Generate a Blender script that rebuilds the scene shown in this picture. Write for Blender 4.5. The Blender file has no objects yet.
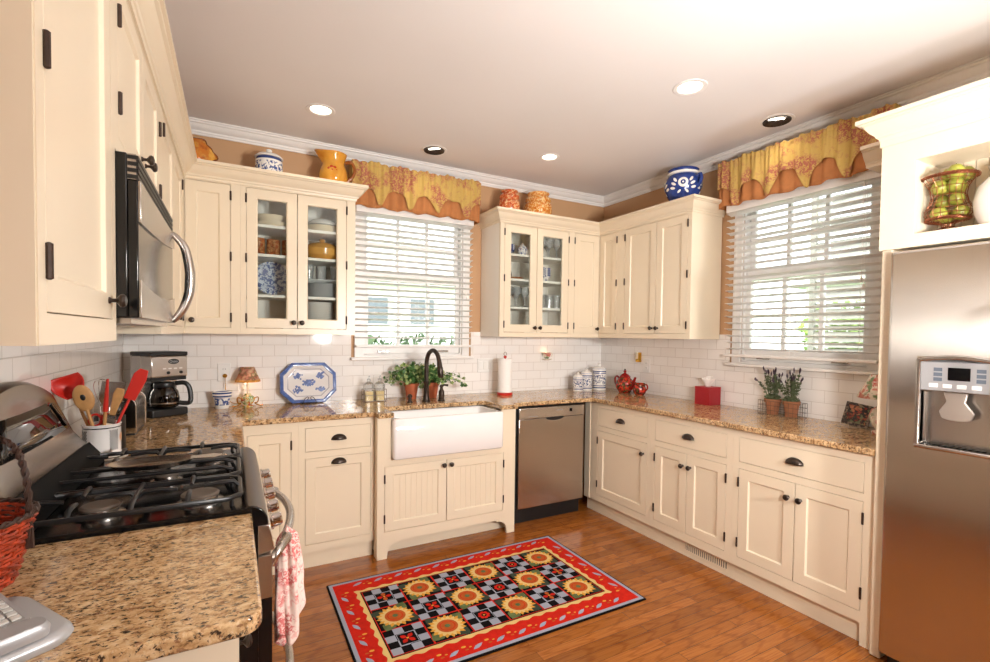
import bpy, bmesh, math, random
from mathutils import Vector, Matrix
random.seed(7)
PI=math.pi; cos=math.cos; sin=math.sin
sc=bpy.context.scene
col=sc.collection

# ------------------------------------------------------------------ mesh builder
class M:
    def __init__(s): s.v=[]; s.f=[]; s.m=[]
    def add(s,vs,fs,mat=0):
        b=len(s.v); s.v+= [tuple(p) for p in vs]
        for f in fs: s.f.append([i+b for i in f]); s.m.append(mat)
        return s
    def box(s,x0,x1,y0,y1,z0,z1,mat=0):
        if x0>x1:x0,x1=x1,x0
        if y0>y1:y0,y1=y1,y0
        if z0>z1:z0,z1=z1,z0
        vs=[(x,y,z) for z in (z0,z1) for y in (y0,y1) for x in (x0,x1)]
        return s.add(vs,[(0,2,3,1),(4,5,7,6),(0,1,5,4),(2,6,7,3),(0,4,6,2),(1,3,7,5)],mat)
    def prism(s,poly,c0,c1,plane='xz',mat=0):
        n=len(poly)
        def P(a,b,c): return {'xz':(a,c,b),'xy':(a,b,c),'yz':(c,a,b)}[plane]
        vs=[P(a,b,c0) for a,b in poly]+[P(a,b,c1) for a,b in poly]
        fs=[list(range(n))[::-1],list(range(n,2*n))]+[(i,(i+1)%n,(i+1)%n+n,i+n) for i in range(n)]
        return s.add(vs,fs,mat)
    def poly(s,pts,mat=0): return s.add(pts,[list(range(len(pts)))],mat)
    def lathe(s,prof,c=(0,0,0),n=28,mat=0,axis='z',mats=None,caps=True):
        vs=[];fs=[]
        k=len(prof)
        for r,h in prof:
            for i in range(n):
                a=2*PI*i/n
                p=(r*cos(a),r*sin(a),h)
                if axis=='-y': p=(p[0],-p[2],p[1])
                elif axis=='y': p=(-p[0],p[2],p[1])
                elif axis=='x': p=(p[2],p[0],p[1])
                elif axis=='-x': p=(-p[2],-p[0],p[1])
                vs.append((p[0]+c[0],p[1]+c[1],p[2]+c[2]))
        b=len(s.v); s.v+=vs
        for j in range(k-1):
            for i in range(n):
                s.f.append([b+j*n+i,b+j*n+(i+1)%n,b+(j+1)*n+(i+1)%n,b+(j+1)*n+i])
                s.m.append(mats[j] if mats else mat)
        if caps:
            if prof[0][0]>1e-6: s.f.append([b+i for i in range(n)][::-1]); s.m.append(mats[0] if mats else mat)
            if prof[-1][0]>1e-6: s.f.append([b+(k-1)*n+i for i in range(n)]); s.m.append(mats[-1] if mats else mat)
        return s
    def tube(s,pts,r,n=8,mat=0,closed=False,cap=True,flat=1.0):
        pts=[Vector(p) for p in pts]; L=len(pts)
        rs=r if isinstance(r,(list,tuple)) else [r]*L
        tang=[]
        for i in range(L):
            if closed: t=pts[(i+1)%L]-pts[i-1]
            else: t=pts[min(i+1,L-1)]-pts[max(i-1,0)]
            if t.length<1e-9: t=Vector((0,0,1))
            tang.append(t.normalized())
        ref=Vector((0,0,1)) if abs(tang[0].z)<.9 else Vector((1,0,0))
        u=tang[0].cross(ref).normalized()
        b=len(s.v)
        for i in range(L):
            t=tang[i]; u=(u-t*u.dot(t))
            if u.length<1e-6: u=t.cross(Vector((1,0,0)))
            u.normalize(); w=t.cross(u)
            for k in range(n):
                a=2*PI*k/n
                p=pts[i]+u*(rs[i]*cos(a))+w*(rs[i]*flat*sin(a))
                s.v.append(tuple(p))
        for i in range(L if closed else L-1):
            j=(i+1)%L
            for k in range(n):
                s.f.append([b+i*n+k,b+i*n+(k+1)%n,b+j*n+(k+1)%n,b+j*n+k]); s.m.append(mat)
        if cap and not closed:
            s.f.append([b+k for k in range(n)][::-1]); s.m.append(mat)
            s.f.append([b+(L-1)*n+k for k in range(n)]); s.m.append(mat)
        return s
    def ball(s,c,r,nu=14,nv=9,mat=0):
        if not isinstance(r,(list,tuple)): r=(r,r,r)
        vs=[(c[0],c[1],c[2]-r[2])]
        for j in range(1,nv):
            b=-PI/2+PI*j/nv
            for i in range(nu):
                a=2*PI*i/nu
                vs.append((c[0]+r[0]*cos(b)*cos(a),c[1]+r[1]*cos(b)*sin(a),c[2]+r[2]*sin(b)))
        vs.append((c[0],c[1],c[2]+r[2])); T=len(vs)-1; fs=[]
        for i in range(nu):
            fs.append((0,1+(i+1)%nu,1+i))
            for j in range(nv-2):
                a=1+j*nu
                fs.append((a+i,a+(i+1)%nu,a+nu+(i+1)%nu,a+nu+i))
            a=1+(nv-2)*nu
            fs.append((a+i,a+(i+1)%nu,T))
        return s.add(vs,fs,mat)
    def grid(s,fn,nu,nv,mat=0,closed_u=False,matfn=None):
        b=len(s.v)
        for j in range(nv+1):
            for i in range(nu if closed_u else nu+1): s.v.append(tuple(fn(i/nu,j/nv)))
        w=nu if closed_u else nu+1
        for j in range(nv):
            for i in range(nu):
                i2=(i+1)%w
                s.f.append([b+j*w+i,b+j*w+i2,b+(j+1)*w+i2,b+(j+1)*w+i])
                s.m.append(matfn((i+.5)/nu,(j+.5)/nv) if matfn else mat)
        return s
    def cells(s,xs,zs,skip,y0,y1,plane='xz',mat=0):
        """rectangular plate cut by openings: xs,zs cut lines; skip(xc,zc) True = hole"""
        xs=sorted(set(round(x,5) for x in xs)); zs=sorted(set(round(z,5) for z in zs))
        on={}
        for i in range(len(xs)-1):
            for j in range(len(zs)-1):
                on[i,j]=not skip((xs[i]+xs[i+1])/2,(zs[j]+zs[j+1])/2)
        idx={}
        def P(i,j,k):
            key=(i,j,k)
            if key not in idx:
                a,b,c=xs[i],zs[j],(y0,y1)[k]
                idx[key]=len(s.v); s.v.append({'xz':(a,c,b),'xy':(a,b,c),'yz':(c,a,b)}[plane])
            return idx[key]
        for (i,j),o in on.items():
            if not o: continue
            q=[(i,j),(i+1,j),(i+1,j+1),(i,j+1)]
            s.f.append([P(a,b,0) for a,b in q]); s.m.append(mat)
            s.f.append([P(a,b,1) for a,b in q][::-1]); s.m.append(mat)
            for (a,b),(di,dj) in zip([(q[0],q[1]),(q[1],q[2]),(q[2],q[3]),(q[3],q[0])],[(0,-1),(1,0),(0,1),(-1,0)]):
                if not on.get((i+di,j+dj),False):
                    s.f.append([P(*a,1),P(*b,1),P(*b,0),P(*a,0)]); s.m.append(mat)
        return s
    def xf(s,mat4):
        s.v=[tuple(mat4@Vector(p)) for p in s.v]; return s
    def build(s,name,mats,parent=None,bevel=0,angle=32,seg=2,loc=None,rot=None,solid=0,subsurf=0,normals=True):
        me=bpy.data.meshes.new(name); me.from_pydata(s.v,[],s.f); me.update()
        if not isinstance(mats,(list,tuple)): mats=[mats]
        for m in mats: me.materials.append(m)
        me.polygons.foreach_set('material_index',s.m)
        if normals:
            bm=bmesh.new(); bm.from_mesh(me); bmesh.ops.recalc_face_normals(bm,faces=bm.faces); bm.to_mesh(me); bm.free()
        me.polygons.foreach_set('use_smooth',[True]*len(me.polygons))
        me.set_sharp_from_angle(angle=math.radians(angle))
        o=bpy.data.objects.new(name,me); col.objects.link(o)
        if parent: o.parent=parent
        if loc: o.location=loc
        if rot: o.rotation_euler=rot
        if solid:
            md=o.modifiers.new('s','SOLIDIFY'); md.thickness=solid; md.offset=0
        if bevel:
            md=o.modifiers.new('b','BEVEL'); md.width=bevel; md.segments=seg; md.limit_method='ANGLE'; md.angle_limit=math.radians(40); md.harden_normals=False
        if subsurf:
            md=o.modifiers.new('u','SUBSURF'); md.levels=subsurf; md.render_levels=subsurf
        return o

def tag(o,label,cat,group=None):
    o['label']=label; o['category']=cat
    if group: o['group']=group
    return o
def thing(name,label,cat,loc=(0,0,0),rz=0,group=None):
    o=bpy.data.objects.new(name,None); col.objects.link(o); o.empty_display_size=.05
    o.location=loc; o.rotation_euler=(0,0,rz)
    return tag(o,label,cat,group)
def struct(o): o['kind']='structure'; return o
def dup(root,loc,rz=None,label=None):
    r=root.copy(); col.objects.link(r); r.location=loc
    if rz is not None: r.rotation_euler=(0,0,rz)
    if label: r['label']=label
    for ch in list(root.children):
        c=ch.copy(); col.objects.link(c); c.parent=r
        for g in list(ch.children):
            d=g.copy(); col.objects.link(d); d.parent=c
    return r
def lerp(a,b,t): return a+(b-a)*t
def arc(cx,cy,r,a0,a1,n): return [(cx+r*cos(math.radians(lerp(a0,a1,i/n))),cy+r*sin(math.radians(lerp(a0,a1,i/n)))) for i in range(n+1)]
def catmull(pts,n=6):
    P=[Vector(p) for p in pts]; out=[]
    for i in range(len(P)-1):
        p0=P[max(i-1,0)];p1=P[i];p2=P[i+1];p3=P[min(i+2,len(P)-1)]
        for k in range(n):
            t=k/n
            out.append(.5*((2*p1)+(p2-p0)*t+(2*p0-5*p1+4*p2-p3)*t*t+(3*p1-p0-3*p2+p3)*t**3))
    out.append(P[-1]); return out

# ------------------------------------------------------------------ materials
def lin(c):
    return tuple((x/255/12.92 if x/255<=.04045 else ((x/255+.055)/1.055)**2.4) for x in c)+(1,)
class N:
    def __init__(s,name):
        s.mat=bpy.data.materials.new(name); s.mat.use_nodes=True; s.t=s.mat.node_tree; s.n=s.t.nodes; s.n.clear()
        s.out=s.n.new('ShaderNodeOutputMaterial')
    def new(s,ty,**k):
        n=s.n.new(ty)
        for a,b in k.items():
            if a.startswith('i_'): n.inputs[a[2:].replace('_',' ')].default_value=b
            else: setattr(n,a,b)
        return n
    def l(s,a,b): s.t.links.new(a,b)
    def coord(s,kind='Object',scale=(1,1,1),loc=(0,0,0),rot=(0,0,0)):
        tc=s.new('ShaderNodeTexCoord'); mp=s.new('ShaderNodeMapping')
        mp.inputs['Scale'].default_value=scale; mp.inputs['Location'].default_value=loc; mp.inputs['Rotation'].default_value=rot
        s.l(tc.outputs[kind],mp.inputs['Vector']); return mp.outputs['Vector']
    def noise(s,vec,scale,detail=3,rough=.5,dist=0):
        n=s.new('ShaderNodeTexNoise'); n.inputs['Scale'].default_value=scale; n.inputs['Detail'].default_value=detail
        n.inputs['Roughness'].default_value=rough; n.inputs['Distortion'].default_value=dist
        if vec is not None: s.l(vec,n.inputs['Vector'])
        return n
    def ramp(s,fac,stops,interp='LINEAR'):
        r=s.new('ShaderNodeValToRGB'); e=r.color_ramp.elements; r.color_ramp.interpolation=interp
        while len(e)<len(stops): e.new(.5)
        for el,(p,c) in zip(e,stops): el.position=p; el.color=c if len(c)==4 else lin(c)
        s.l(fac,r.inputs['Fac']); return r.outputs['Color']
    def mix(s,fac,a,b,bt='MIX'):
        m=s.new('ShaderNodeMix',data_type='RGBA',blend_type=bt)
        for sock,v in ((m.inputs[0],fac),(m.inputs[6],a),(m.inputs[7],b)):
            if hasattr(v,'links'): s.l(v,sock)
            else: sock.default_value=v
        return m.outputs[2]
    def math(s,op,a,b=0.):
        m=s.new('ShaderNodeMath',operation=op)
        for sock,v in ((m.inputs[0],a),(m.inputs[1],b)):
            if hasattr(v,'links'): s.l(v,sock)
            else: sock.default_value=v
        return m.outputs[0]
    def bsdf(s,color,rough=.5,metal=0.,spec=.5,coat=0,bump=None,bstr=.1,bdist=.001,aniso=0,**k):
        b=s.new('ShaderNodeBsdfPrincipled')
        for sock,v in ((b.inputs['Base Color'],color),(b.inputs['Roughness'],rough),(b.inputs['Metallic'],metal)):
            if hasattr(v,'links'): s.l(v,sock)
            else: sock.default_value=v
        b.inputs['Specular IOR Level'].default_value=spec; b.inputs['Coat Weight'].default_value=coat
        b.inputs['Coat Roughness'].default_value=.05
        b.inputs['Anisotropic'].default_value=aniso
        if bump is not None:
            bp=s.new('ShaderNodeBump'); bp.inputs['Strength'].default_value=bstr; bp.inputs['Distance'].default_value=bdist
            s.l(bump,bp.inputs['Height']); s.l(bp.outputs[0],b.inputs['Normal'])
        s.l(b.outputs[0],s.out.inputs[0]); s.b=b; return s.mat
def plain(name,c,rough=.5,metal=0.,spec=.5,coat=0,var=.04,scale=6,bstr=0):
    n=N(name); v=n.coord('Object'); t=n.noise(v,scale,3)
    c=lin(c); d=tuple(x*(1-var) for x in c[:3])+(1,); e=tuple(min(1,x*(1+var)) for x in c[:3])+(1,)
    colr=n.ramp(t.outputs['Fac'],[(.3,d),(.7,e)])
    if bstr:
        t2=n.noise(v,220,2)
        return n.bsdf(colr,rough,metal,spec,coat,bump=t2.outputs['Fac'],bstr=bstr,bdist=.0006)
    return n.bsdf(colr,rough,metal,spec,coat)
CREAM=plain('cream_paint',(231,216,191),.33,var=.012,scale=3)
CREAM_IN=plain('cabinet_inside_paint',(246,240,230),.5,var=.012,scale=3)
WHITE_TRIM=plain('white_trim_paint',(240,236,232),.35,var=.01)
CEIL=plain('ceiling_paint',(233,228,226),.75,var=.015,scale=1.5)
TAN=plain('tan_wall_paint',(193,152,112),.6,var=.02,scale=4,bstr=.06)
BRONZE=plain('oil_rubbed_bronze',(66,56,50),.3,metal=.75,var=.2,scale=60)
HINGE=plain('dark_hinge_metal',(62,46,38),.42,metal=.5,var=.2,scale=60)
BLACK=plain('black_enamel',(14,14,15),.14,var=.1)
BLACKP=plain('black_plastic',(22,22,23),.38,var=.1)
IRON=plain('cast_iron',(30,30,31),.36,var=.15,scale=80,bstr=.2)
CHROME=plain('polished_chrome',(225,222,220),.08,metal=1,var=.01)
STEELP=plain('satin_steel',(196,190,184),.26,metal=1,var=.02)
WHITE=plain('white_plastic',(240,238,234),.35,var=.01)
CERAM=plain('white_glaze',(242,238,232),.08,coat=.3,var=.01)
FIRE=plain('fireclay_white',(244,240,238),.09,coat=.4,var=.008)
COPPERW=plain('copper_wire',(150,88,60),.35,metal=.8,var=.1,scale=40)
RED=plain('red_silicone',(196,36,24),.4,var=.05)
REDBOX=plain('red_board',(168,30,40),.45,var=.05)
WOODU=plain('utensil_wood',(186,138,84),.55,var=.15,scale=30)
TERRA=plain('terracotta_clay',(184,98,62),.75,var=.1,scale=20)
TERRA2=plain('weathered_terracotta',(170,112,78),.8,var=.18,scale=26)
BLUE=plain('cobalt_glaze',(40,62,128),.15,var=.25,scale=30)
PALEBLUE=plain('pale_blue_glaze',(104,130,180),.2,var=.2,scale=40)
PAPER=plain('white_paper',(246,242,238),.9,var=.01)
GREYPL=plain('silver_grey_plastic',(176,176,178),.35,metal=.3,var=.03)
DARKSCREEN=plain('dark_display',(16,15,16),.08,var=.05)
GOLD=plain('brass',(206,160,70),.25,metal=.9,var=.05)
YELLOWG=plain('yellow_glaze',(218,158,60),.15,var=.15,scale=12)
def brushed(name,c,rough,axis,var=.06,rot=0,an=.75):
    n=N(name); s=[2,2,2]; s['xyz'.index(axis)]=2; 
    for i in range(3):
        if i!='xyz'.index(axis): s[i]=420
    v=n.coord('Object',scale=tuple(s)); t=n.noise(v,1,2)
    c=lin(c); d=tuple(x*(1-var) for x in c[:3])+(1,)
    colr=n.ramp(t.outputs['Fac'],[(.3,d),(.7,c)])
    m=n.bsdf(colr,rough,1.,aniso=an,bump=t.outputs['Fac'],bstr=.04,bdist=.0003)
    tg=n.new('ShaderNodeTangent',direction_type='RADIAL',axis='Z'); n.l(tg.outputs[0],n.b.inputs['Tangent']); n.b.inputs['Anisotropic Rotation'].default_value=rot
    return m
STEELV=brushed('brushed_steel_vertical_grain',(198,190,182),.245,'z',an=1.0)
DSTEEL=brushed('brushed_steel_dark_reflection',(150,138,126),.25,'y')  # backguard steel with its dark reflections put into the base colour
NOSE=plain('dark_bronzed_steel',(96,84,74),.3,metal=1,var=.02)
STEELH=brushed('brushed_steel_horizontal_grain',(200,192,184),.28,'y')
def granite():
    n=N('granite'); v=n.coord('Object'); vs=n.coord('Object',scale=(1,1.7,1),rot=(0,0,.5))
    a=n.noise(vs,42,5,.68,.5); b=n.noise(vs,84,4,.66,.35); d=n.noise(v,13,3,.55); k=n.noise(n.coord('Object',loc=(5,2,8)),170,3,.6)
    base=n.ramp(a.outputs['Fac'],[(.32,(122,92,62)),(.43,(180,142,100)),(.54,(212,178,134)),(.70,(232,208,172))])
    spk=n.ramp(b.outputs['Fac'],[(.395,(255,255,255)),(.455,(0,0,0))])
    c2=n.mix(spk,base,lin((66,54,46)))
    w=n.ramp(k.outputs['Fac'],[(.58,(0,0,0)),(.64,(255,255,255))]); c2=n.mix(n.math('MULTIPLY',w,.6),c2,lin((228,208,176)))
    big=n.ramp(d.outputs['Fac'],[(.36,(216,200,176)),(.62,(255,250,242))])
    rd=n.ramp(n.noise(n.coord('Object',loc=(1,9,3)),60,3,.6,.4).outputs['Fac'],[(.60,(0,0,0)),(.66,(255,255,255))]); c2=n.mix(n.math('MULTIPLY',rd,.7),c2,lin((128,84,60)))
    c4=n.mix(.55,c2,big,'MULTIPLY')
    return n.bsdf(c4,.06,spec=.6)
GRANITE=granite()
def oak():
    n=N('oak_floor'); v=n.coord('Object')
    br=n.new('ShaderNodeTexBrick'); n.l(v,br.inputs['Vector'])
    br.offset=.43; br.offset_frequency=2; br.squash=1
    for k,x in (('Scale',1.),('Mortar Size',.0009),('Mortar Smooth',.1),('Bias',0.),('Brick Width',.98),('Row Height',.0585)): br.inputs[k].default_value=x
    br.inputs['Color1'].default_value=(0,0,0,1); br.inputs['Color2'].default_value=(1,1,1,1); br.inputs['Mortar'].default_value=(.5,.5,.5,1)
    # grain, shifted per board
    sep=n.new('ShaderNodeSeparateXYZ'); n.l(v,sep.inputs[0])
    cb=n.new('ShaderNodeCombineXYZ')
    row=n.math('FLOOR',n.math('DIVIDE',sep.outputs[1],.0585))
    n.l(n.math('ADD',sep.outputs[0],n.math('MULTIPLY',row,1.37)),cb.inputs[0]); n.l(sep.outputs[1],cb.inputs[1]); n.l(n.math('MULTIPLY',br.outputs['Color'],9.),cb.inputs[2])
    mp=n.new('ShaderNodeMapping'); mp.inputs['Scale'].default_value=(4,150,1); n.l(cb.outputs[0],mp.inputs[0])
    g=n.noise(mp.outputs[0],1.,5,.62,1.1)
    mp2=n.new('ShaderNodeMapping'); mp2.inputs['Scale'].default_value=(1.3,22,1); n.l(cb.outputs[0],mp2.inputs[0])
    wv=n.new('ShaderNodeTexWave',wave_type='RINGS',rings_direction='Y'); n.l(mp2.outputs[0],wv.inputs[0]); wv.inputs['Scale'].default_value=1.4; wv.inputs['Distortion'].default_value=7; wv.inputs['Detail'].default_value=3; wv.inputs['Detail Scale'].default_value=.8
    base=n.ramp(br.outputs['Color'],[(0.,(140,82,30)),(.5,(154,92,36)),(1.,(168,104,46))])
    gr=n.ramp(g.outputs['Fac'],[(.32,(186,146,112)),(.56,(255,252,246))])
    c=n.mix(.6,base,gr,'MULTIPLY')
    wr=n.ramp(wv.outputs['Fac'],[(.0,(196,160,126)),(.22,(255,255,255))])
    c=n.mix(.4,c,wr,'MULTIPLY')
    c=n.mix(br.outputs['Fac'],c,lin((70,38,16)))
    return n.bsdf(c,.2,spec=.5,bump=g.outputs['Fac'],bstr=.05,bdist=.0008)
OAK=oak()
def tile(name,axes,ox,oz):
    n=N(name); tc=n.new('ShaderNodeTexCoord'); sp=n.new('ShaderNodeSeparateXYZ'); n.l(tc.outputs['Object'],sp.inputs[0])
    cb=n.new('ShaderNodeCombineXYZ')
    n.l(n.math('SUBTRACT',sp.outputs['xyz'.index(axes[0])],ox),cb.inputs[0]); n.l(n.math('SUBTRACT',sp.outputs[2],oz),cb.inputs[1])
    br=n.new('ShaderNodeTexBrick'); n.l(cb.outputs[0],br.inputs[0]); br.offset=.5; br.offset_frequency=2
    for k,x in (('Scale',1.),('Mortar Size',.0022),('Mortar Smooth',.5),('Bias',0.),('Brick Width',.15),('Row Height',.0752)): br.inputs[k].default_value=x
    br.inputs['Color1'].default_value=lin((250,246,242)); br.inputs['Color2'].default_value=lin((246,241,236)); br.inputs['Mortar'].default_value=lin((222,214,207))
    nz=n.noise(cb.outputs[0],7,2)
    h=n.math('ADD',n.math('MULTIPLY',br.outputs['Fac'],-1.),n.math('MULTIPLY',nz.outputs['Fac'],.5))
    return n.bsdf(br.outputs['Color'],.07,spec=.5,bump=h,bstr=.6,bdist=.0018)
TILEB=tile('subway_tile_back','x',-3.486,1.315)
TILES=tile('subway_tile_side','y',0.0,1.315)
def glass(name,tint=(1,1,1),rough=0.,ior=1.45,base=.02):
    n=N(name); tr=n.new('ShaderNodeBsdfTransparent'); tr.inputs[0].default_value=tint+(1,)
    gl=n.new('ShaderNodeBsdfGlossy'); gl.inputs['Roughness'].default_value=rough
    fr=n.new('ShaderNodeFresnel'); fr.inputs[0].default_value=ior
    nz=n.noise(n.coord('Object'),3,1)
    f=n.math('ADD',fr.outputs[0],n.math('MULTIPLY',nz.outputs['Fac'],base))
    mx=n.new('ShaderNodeMixShader'); n.l(f,mx.inputs[0]); n.l(tr.outputs[0],mx.inputs[1]); n.l(gl.outputs[0],mx.inputs[2]); n.l(mx.outputs[0],n.out.inputs[0]); return n.mat
PANE=glass('window_glass',(.96,.98,.97))
GLASSW=glass('clear_glassware',(.985,.99,.985),.03,1.45,.05)
def milky_highlight(mat,amt):  # mixes white diffuse into clear glass as a painted highlight
    t=mat.node_tree; out=[n for n in t.nodes if n.type=='OUTPUT_MATERIAL'][0]; src=out.inputs[0].links[0].from_socket
    d=t.nodes.new('ShaderNodeBsdfDiffuse'); d.inputs[0].default_value=(.9,.92,.92,1); mx=t.nodes.new('ShaderNodeMixShader'); mx.inputs[0].default_value=amt
    t.links.new(src,mx.inputs[1]); t.links.new(d.outputs[0],mx.inputs[2]); t.links.new(mx.outputs[0],out.inputs[0])
milky_highlight(GLASSW,.16)
GLASSM=glass('brightened_glassware',(.985,.99,.985),.03,1.45,.05); milky_highlight(GLASSM,.5)  # clear glass whitened more strongly so stacked plates look brightly lit
GLASSD=glass('smoky_glass',(.30,.27,.25),.03,1.5,.05)
SOAP=glass('amber_soap',(.85,.74,.40),.05,1.4,.05)
def emit(name,c,s):
    n=N(name); e=n.new('ShaderNodeEmission'); e.inputs[0].default_value=c+(1,); e.inputs[1].default_value=s; n.l(e.outputs[0],n.out.inputs[0]); return n.mat
LAMP=emit('lit_lamp_lens',(1,.9,.76),9.)
BULB=emit('lit_bulb',(1,.72,.42),2.)
def blotch(name,base,spots,scale=18,rough=.2,th=.55,sharp=.04,scale2=None,seed=0.):
    """glazed or printed surface: base colour with motif blotches of one or more colours"""
    n=N(name); v=n.coord('Object',loc=(seed,seed*.7,seed*.3)); c=lin(base)
    for i,s_ in enumerate(spots):
        t=n.noise(v,(scale2 or scale) if i else scale,3,.55,.6); 
        mp=n.coord('Object',loc=(3.1*i+seed,7.7*i,1.3*i)); n.l(mp,t.inputs['Vector'])
        f=n.ramp(t.outputs['Fac'],[(th-sharp,(0,0,0)),(th+sharp,(255,255,255))])
        c=n.mix(f,c,lin(s_))
    return n.bsdf(c,rough)
def toile(name,base,c1,c2,big=6.5,fine=62,rough=.9,th=.46):
    n=N(name); v=n.coord('Object'); a=n.noise(v,big,2,.5,.3); b=n.noise(n.coord('Object',loc=(4,1,7)),fine,4,.65,1.2); d=n.noise(n.coord('Object',loc=(9,3,2)),fine*.55,3,.6,.8)
    mask=n.ramp(a.outputs['Fac'],[(th-.02,(0,0,0)),(th+.07,(255,255,255))]); f=n.ramp(b.outputs['Fac'],[(.45,(0,0,0)),(.52,(255,255,255))]); g=n.ramp(d.outputs['Fac'],[(.56,(0,0,0)),(.62,(255,255,255))])
    c=n.mix(n.math('MULTIPLY',g,.55),lin(base),lin(c2)); c=n.mix(n.math('MULTIPLY',n.math('MULTIPLY',f,mask),.85),c,lin(c1)); return n.bsdf(c,rough,spec=.2)
TOILE=toile('yellow_toile_fabric',(202,170,98),(166,84,84),(186,140,96))
TERRAF=plain('terracotta_fabric',(184,120,70),.9,var=.06,scale=30,bstr=.1)
TOWEL=toile('red_toile_towel',(240,214,204),(204,84,84),(222,150,140),11,80,.95,.46)
SPATR=blotch('red_sponge_glaze',(206,112,58),[(168,60,28),(228,190,140),(186,76,34)],62,.15,.54,.03)
SPATO=blotch('orange_sponge_glaze',(214,140,60),[(196,104,30),(236,202,142)],58,.15,.54,.03)
PITCH=blotch('amber_pitcher_glaze',(222,160,62),[(206,132,44)],9,.1,.55,.12)
FLORAL=blotch('floral_print',(236,224,204),[(204,92,84),(120,140,92),(214,140,120)],24,.7,.57,.04)
FLORALD=blotch('dark_floral_print',(40,36,34),[(196,120,80),(120,126,84),(170,60,40)],45,.4,.57,.04)
POTRED=blotch('red_poppy_glaze',(96,20,18),[(34,34,24),(206,66,36),(70,92,44),(196,52,34)],42,.1,.56,.02)
BWPAT=blotch('blue_on_white_pattern',(240,236,230),[(64,82,134)],75,.12,.53,.03)
BWPAT2=blotch('blue_scene_transfer',(226,228,230),[(70,90,140),(100,120,160)],34,.12,.52,.05)
BROWNBW=blotch('brown_transfer_glaze',(206,156,104),[(130,66,30),(160,80,40)],70,.15,.52,.05)
LEAF=plain('ivy_leaf',(58,98,40),.5,var=.35,scale=25)
LEAF2=plain('pale_ivy_leaf',(150,168,104),.5,var=.25,scale=25)
HERB=plain('grey_green_herb',(92,104,72),.7,var=.3,scale=25)
LAV=plain('dried_lavender',(74,60,72),.8,var=.3,scale=30)
SOIL=plain('dark_soil',(50,38,28),.9,var=.3,scale=60)
APPLE=blotch('green_apple_skin',(142,146,54),[(176,164,72)],9,.3,.5,.1)
WICKER=plain('red_wicker',(158,54,24),.45,var=.5,scale=60)
WICKERD=plain('dark_wicker',(60,40,32),.5,var=.3,scale=60)

def light(name,ty,loc,power,color,**k):
    d=bpy.data.lights.new(name,ty); d.energy=power; d.color=color
    for a,b in k.items():
        if a!='rot': setattr(d,a,b)
    o=bpy.data.objects.new(name,d); col.objects.link(o); o.location=loc
    if 'rot' in k: o.rotation_euler=k['rot']
    return o
def aim(o,t):
    o.rotation_euler=(Vector(t)-o.location).to_track_quat('-Z','Y').to_euler(); return o
SKY=22; FLASH_A=32; FLASH_B=50; FLASH_C=24; CAN=4; EXPO=0.0
# ================================================================== SETTING
XL=-3.724; YF=-6.2; ZC=2.72
def wall_plate(name,a0,a1,hole,y0,y1,plane,mat):
    m=M(); h=hole
    if h: m.cells([a0,a1,h[0],h[1]],[0,ZC,h[2],h[3]],lambda x,z:h[0]<x<h[1] and h[2]<z<h[3],y0,y1,plane)
    else: m.cells([a0,a1],[0,ZC],lambda x,z:False,y0,y1,plane)
    return struct(m.build(name,mat))
W1=(-2.29,-1.488,1.235,2.36); W2=(-2.248,-1.468,1.235,2.36)
wb=wall_plate('wall_back',XL-.12,.12,W1,0,.12,'xz',TAN)
wr=wall_plate('wall_right',YF,0,W2,0,.12,'yz',TAN)
wl=wall_plate('wall_left',YF,0,None,XL-.12,XL,'yz',TAN)
wf=wall_plate('wall_front',XL-.12,.12,None,YF-.12,YF,'xz',TAN)
struct(M().box(XL-.12,.12,YF-.12,.12,-.05,0).build('floor',OAK))
# ceiling with round cut-outs is a plate; cans sit just below / in it
cans=[(-2.675,-.575,.062,'w'),(-1.868,-.335,.070,'d'),(-1.08,-.64,.055,'w'),(-1.015,-1.835,.065,'w'),(-.243,-1.83,.073,'d'),(-2.45,-3.3,.062,'w'),(-1.1,-3.4,.062,'w'),(-2.4,-4.9,.062,'w'),(-1.1,-4.9,.062,'w')]
def ceiling():
    m=M(); xs=[XL-.12,.12]; ys=[YF-.12,.12]; ho=[]
    for x,y,r,k in cans:
        q=r*1.2; xs+=[x-q,x+q]; ys+=[y-q,y+q]; ho.append((x,y,q))
    m.cells(xs,ys,lambda a,b:any(abs(a-x)<q and abs(b-y)<q for x,y,q in ho),ZC,ZC+.0125,'xy')
    for x,y,r,k in cans:
        q=r*1.2; n=32; A=[];B=[];D=[]
        for i in range(n):
            t=2*PI*i/n; c,s=cos(t),sin(t); k2=q/max(abs(c),abs(s)); A.append((x+k2*c,y+k2*s,ZC)); B.append((x+r*c,y+r*s,ZC)); D.append((x+r*c,y+r*s,ZC+.012))
        b0=len(m.v); m.v+=A+B+D
        for i in range(n):
            j=(i+1)%n; m.f.append([b0+i,b0+j,b0+n+j,b0+n+i]); m.f.append([b0+n+i,b0+n+j,b0+2*n+j,b0+2*n+i]); m.m+=[0,0]
    return struct(m.build('ceiling',CEIL))
ceiling()
# tiled splashbacks, children of their walls
TZ=1.425
m=M(); m.cells([XL+.009,-.0085,W1[0]-.085,W1[1]+.085],[.914,TZ,1.2],lambda x,z: W1[0]-.085<x<W1[1]+.085 and z>1.2,-.008,-.0005,'xz'); m.build('tile_splashback',TILEB,wb)
m=M(); m.cells([-2.556,-.0005,W2[0]-.085,W2[1]+.085],[.914,TZ,1.2],lambda y,z: W2[0]-.085<y<W2[1]+.085 and z>1.2,-.008,-.0005,'yz'); m.build('tile_splashback',TILES,wr)
M().box(XL+.0005,XL+.008,-3.2,-.0005,.914,TZ).build('tile_splashback',TILES,wl)

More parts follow.
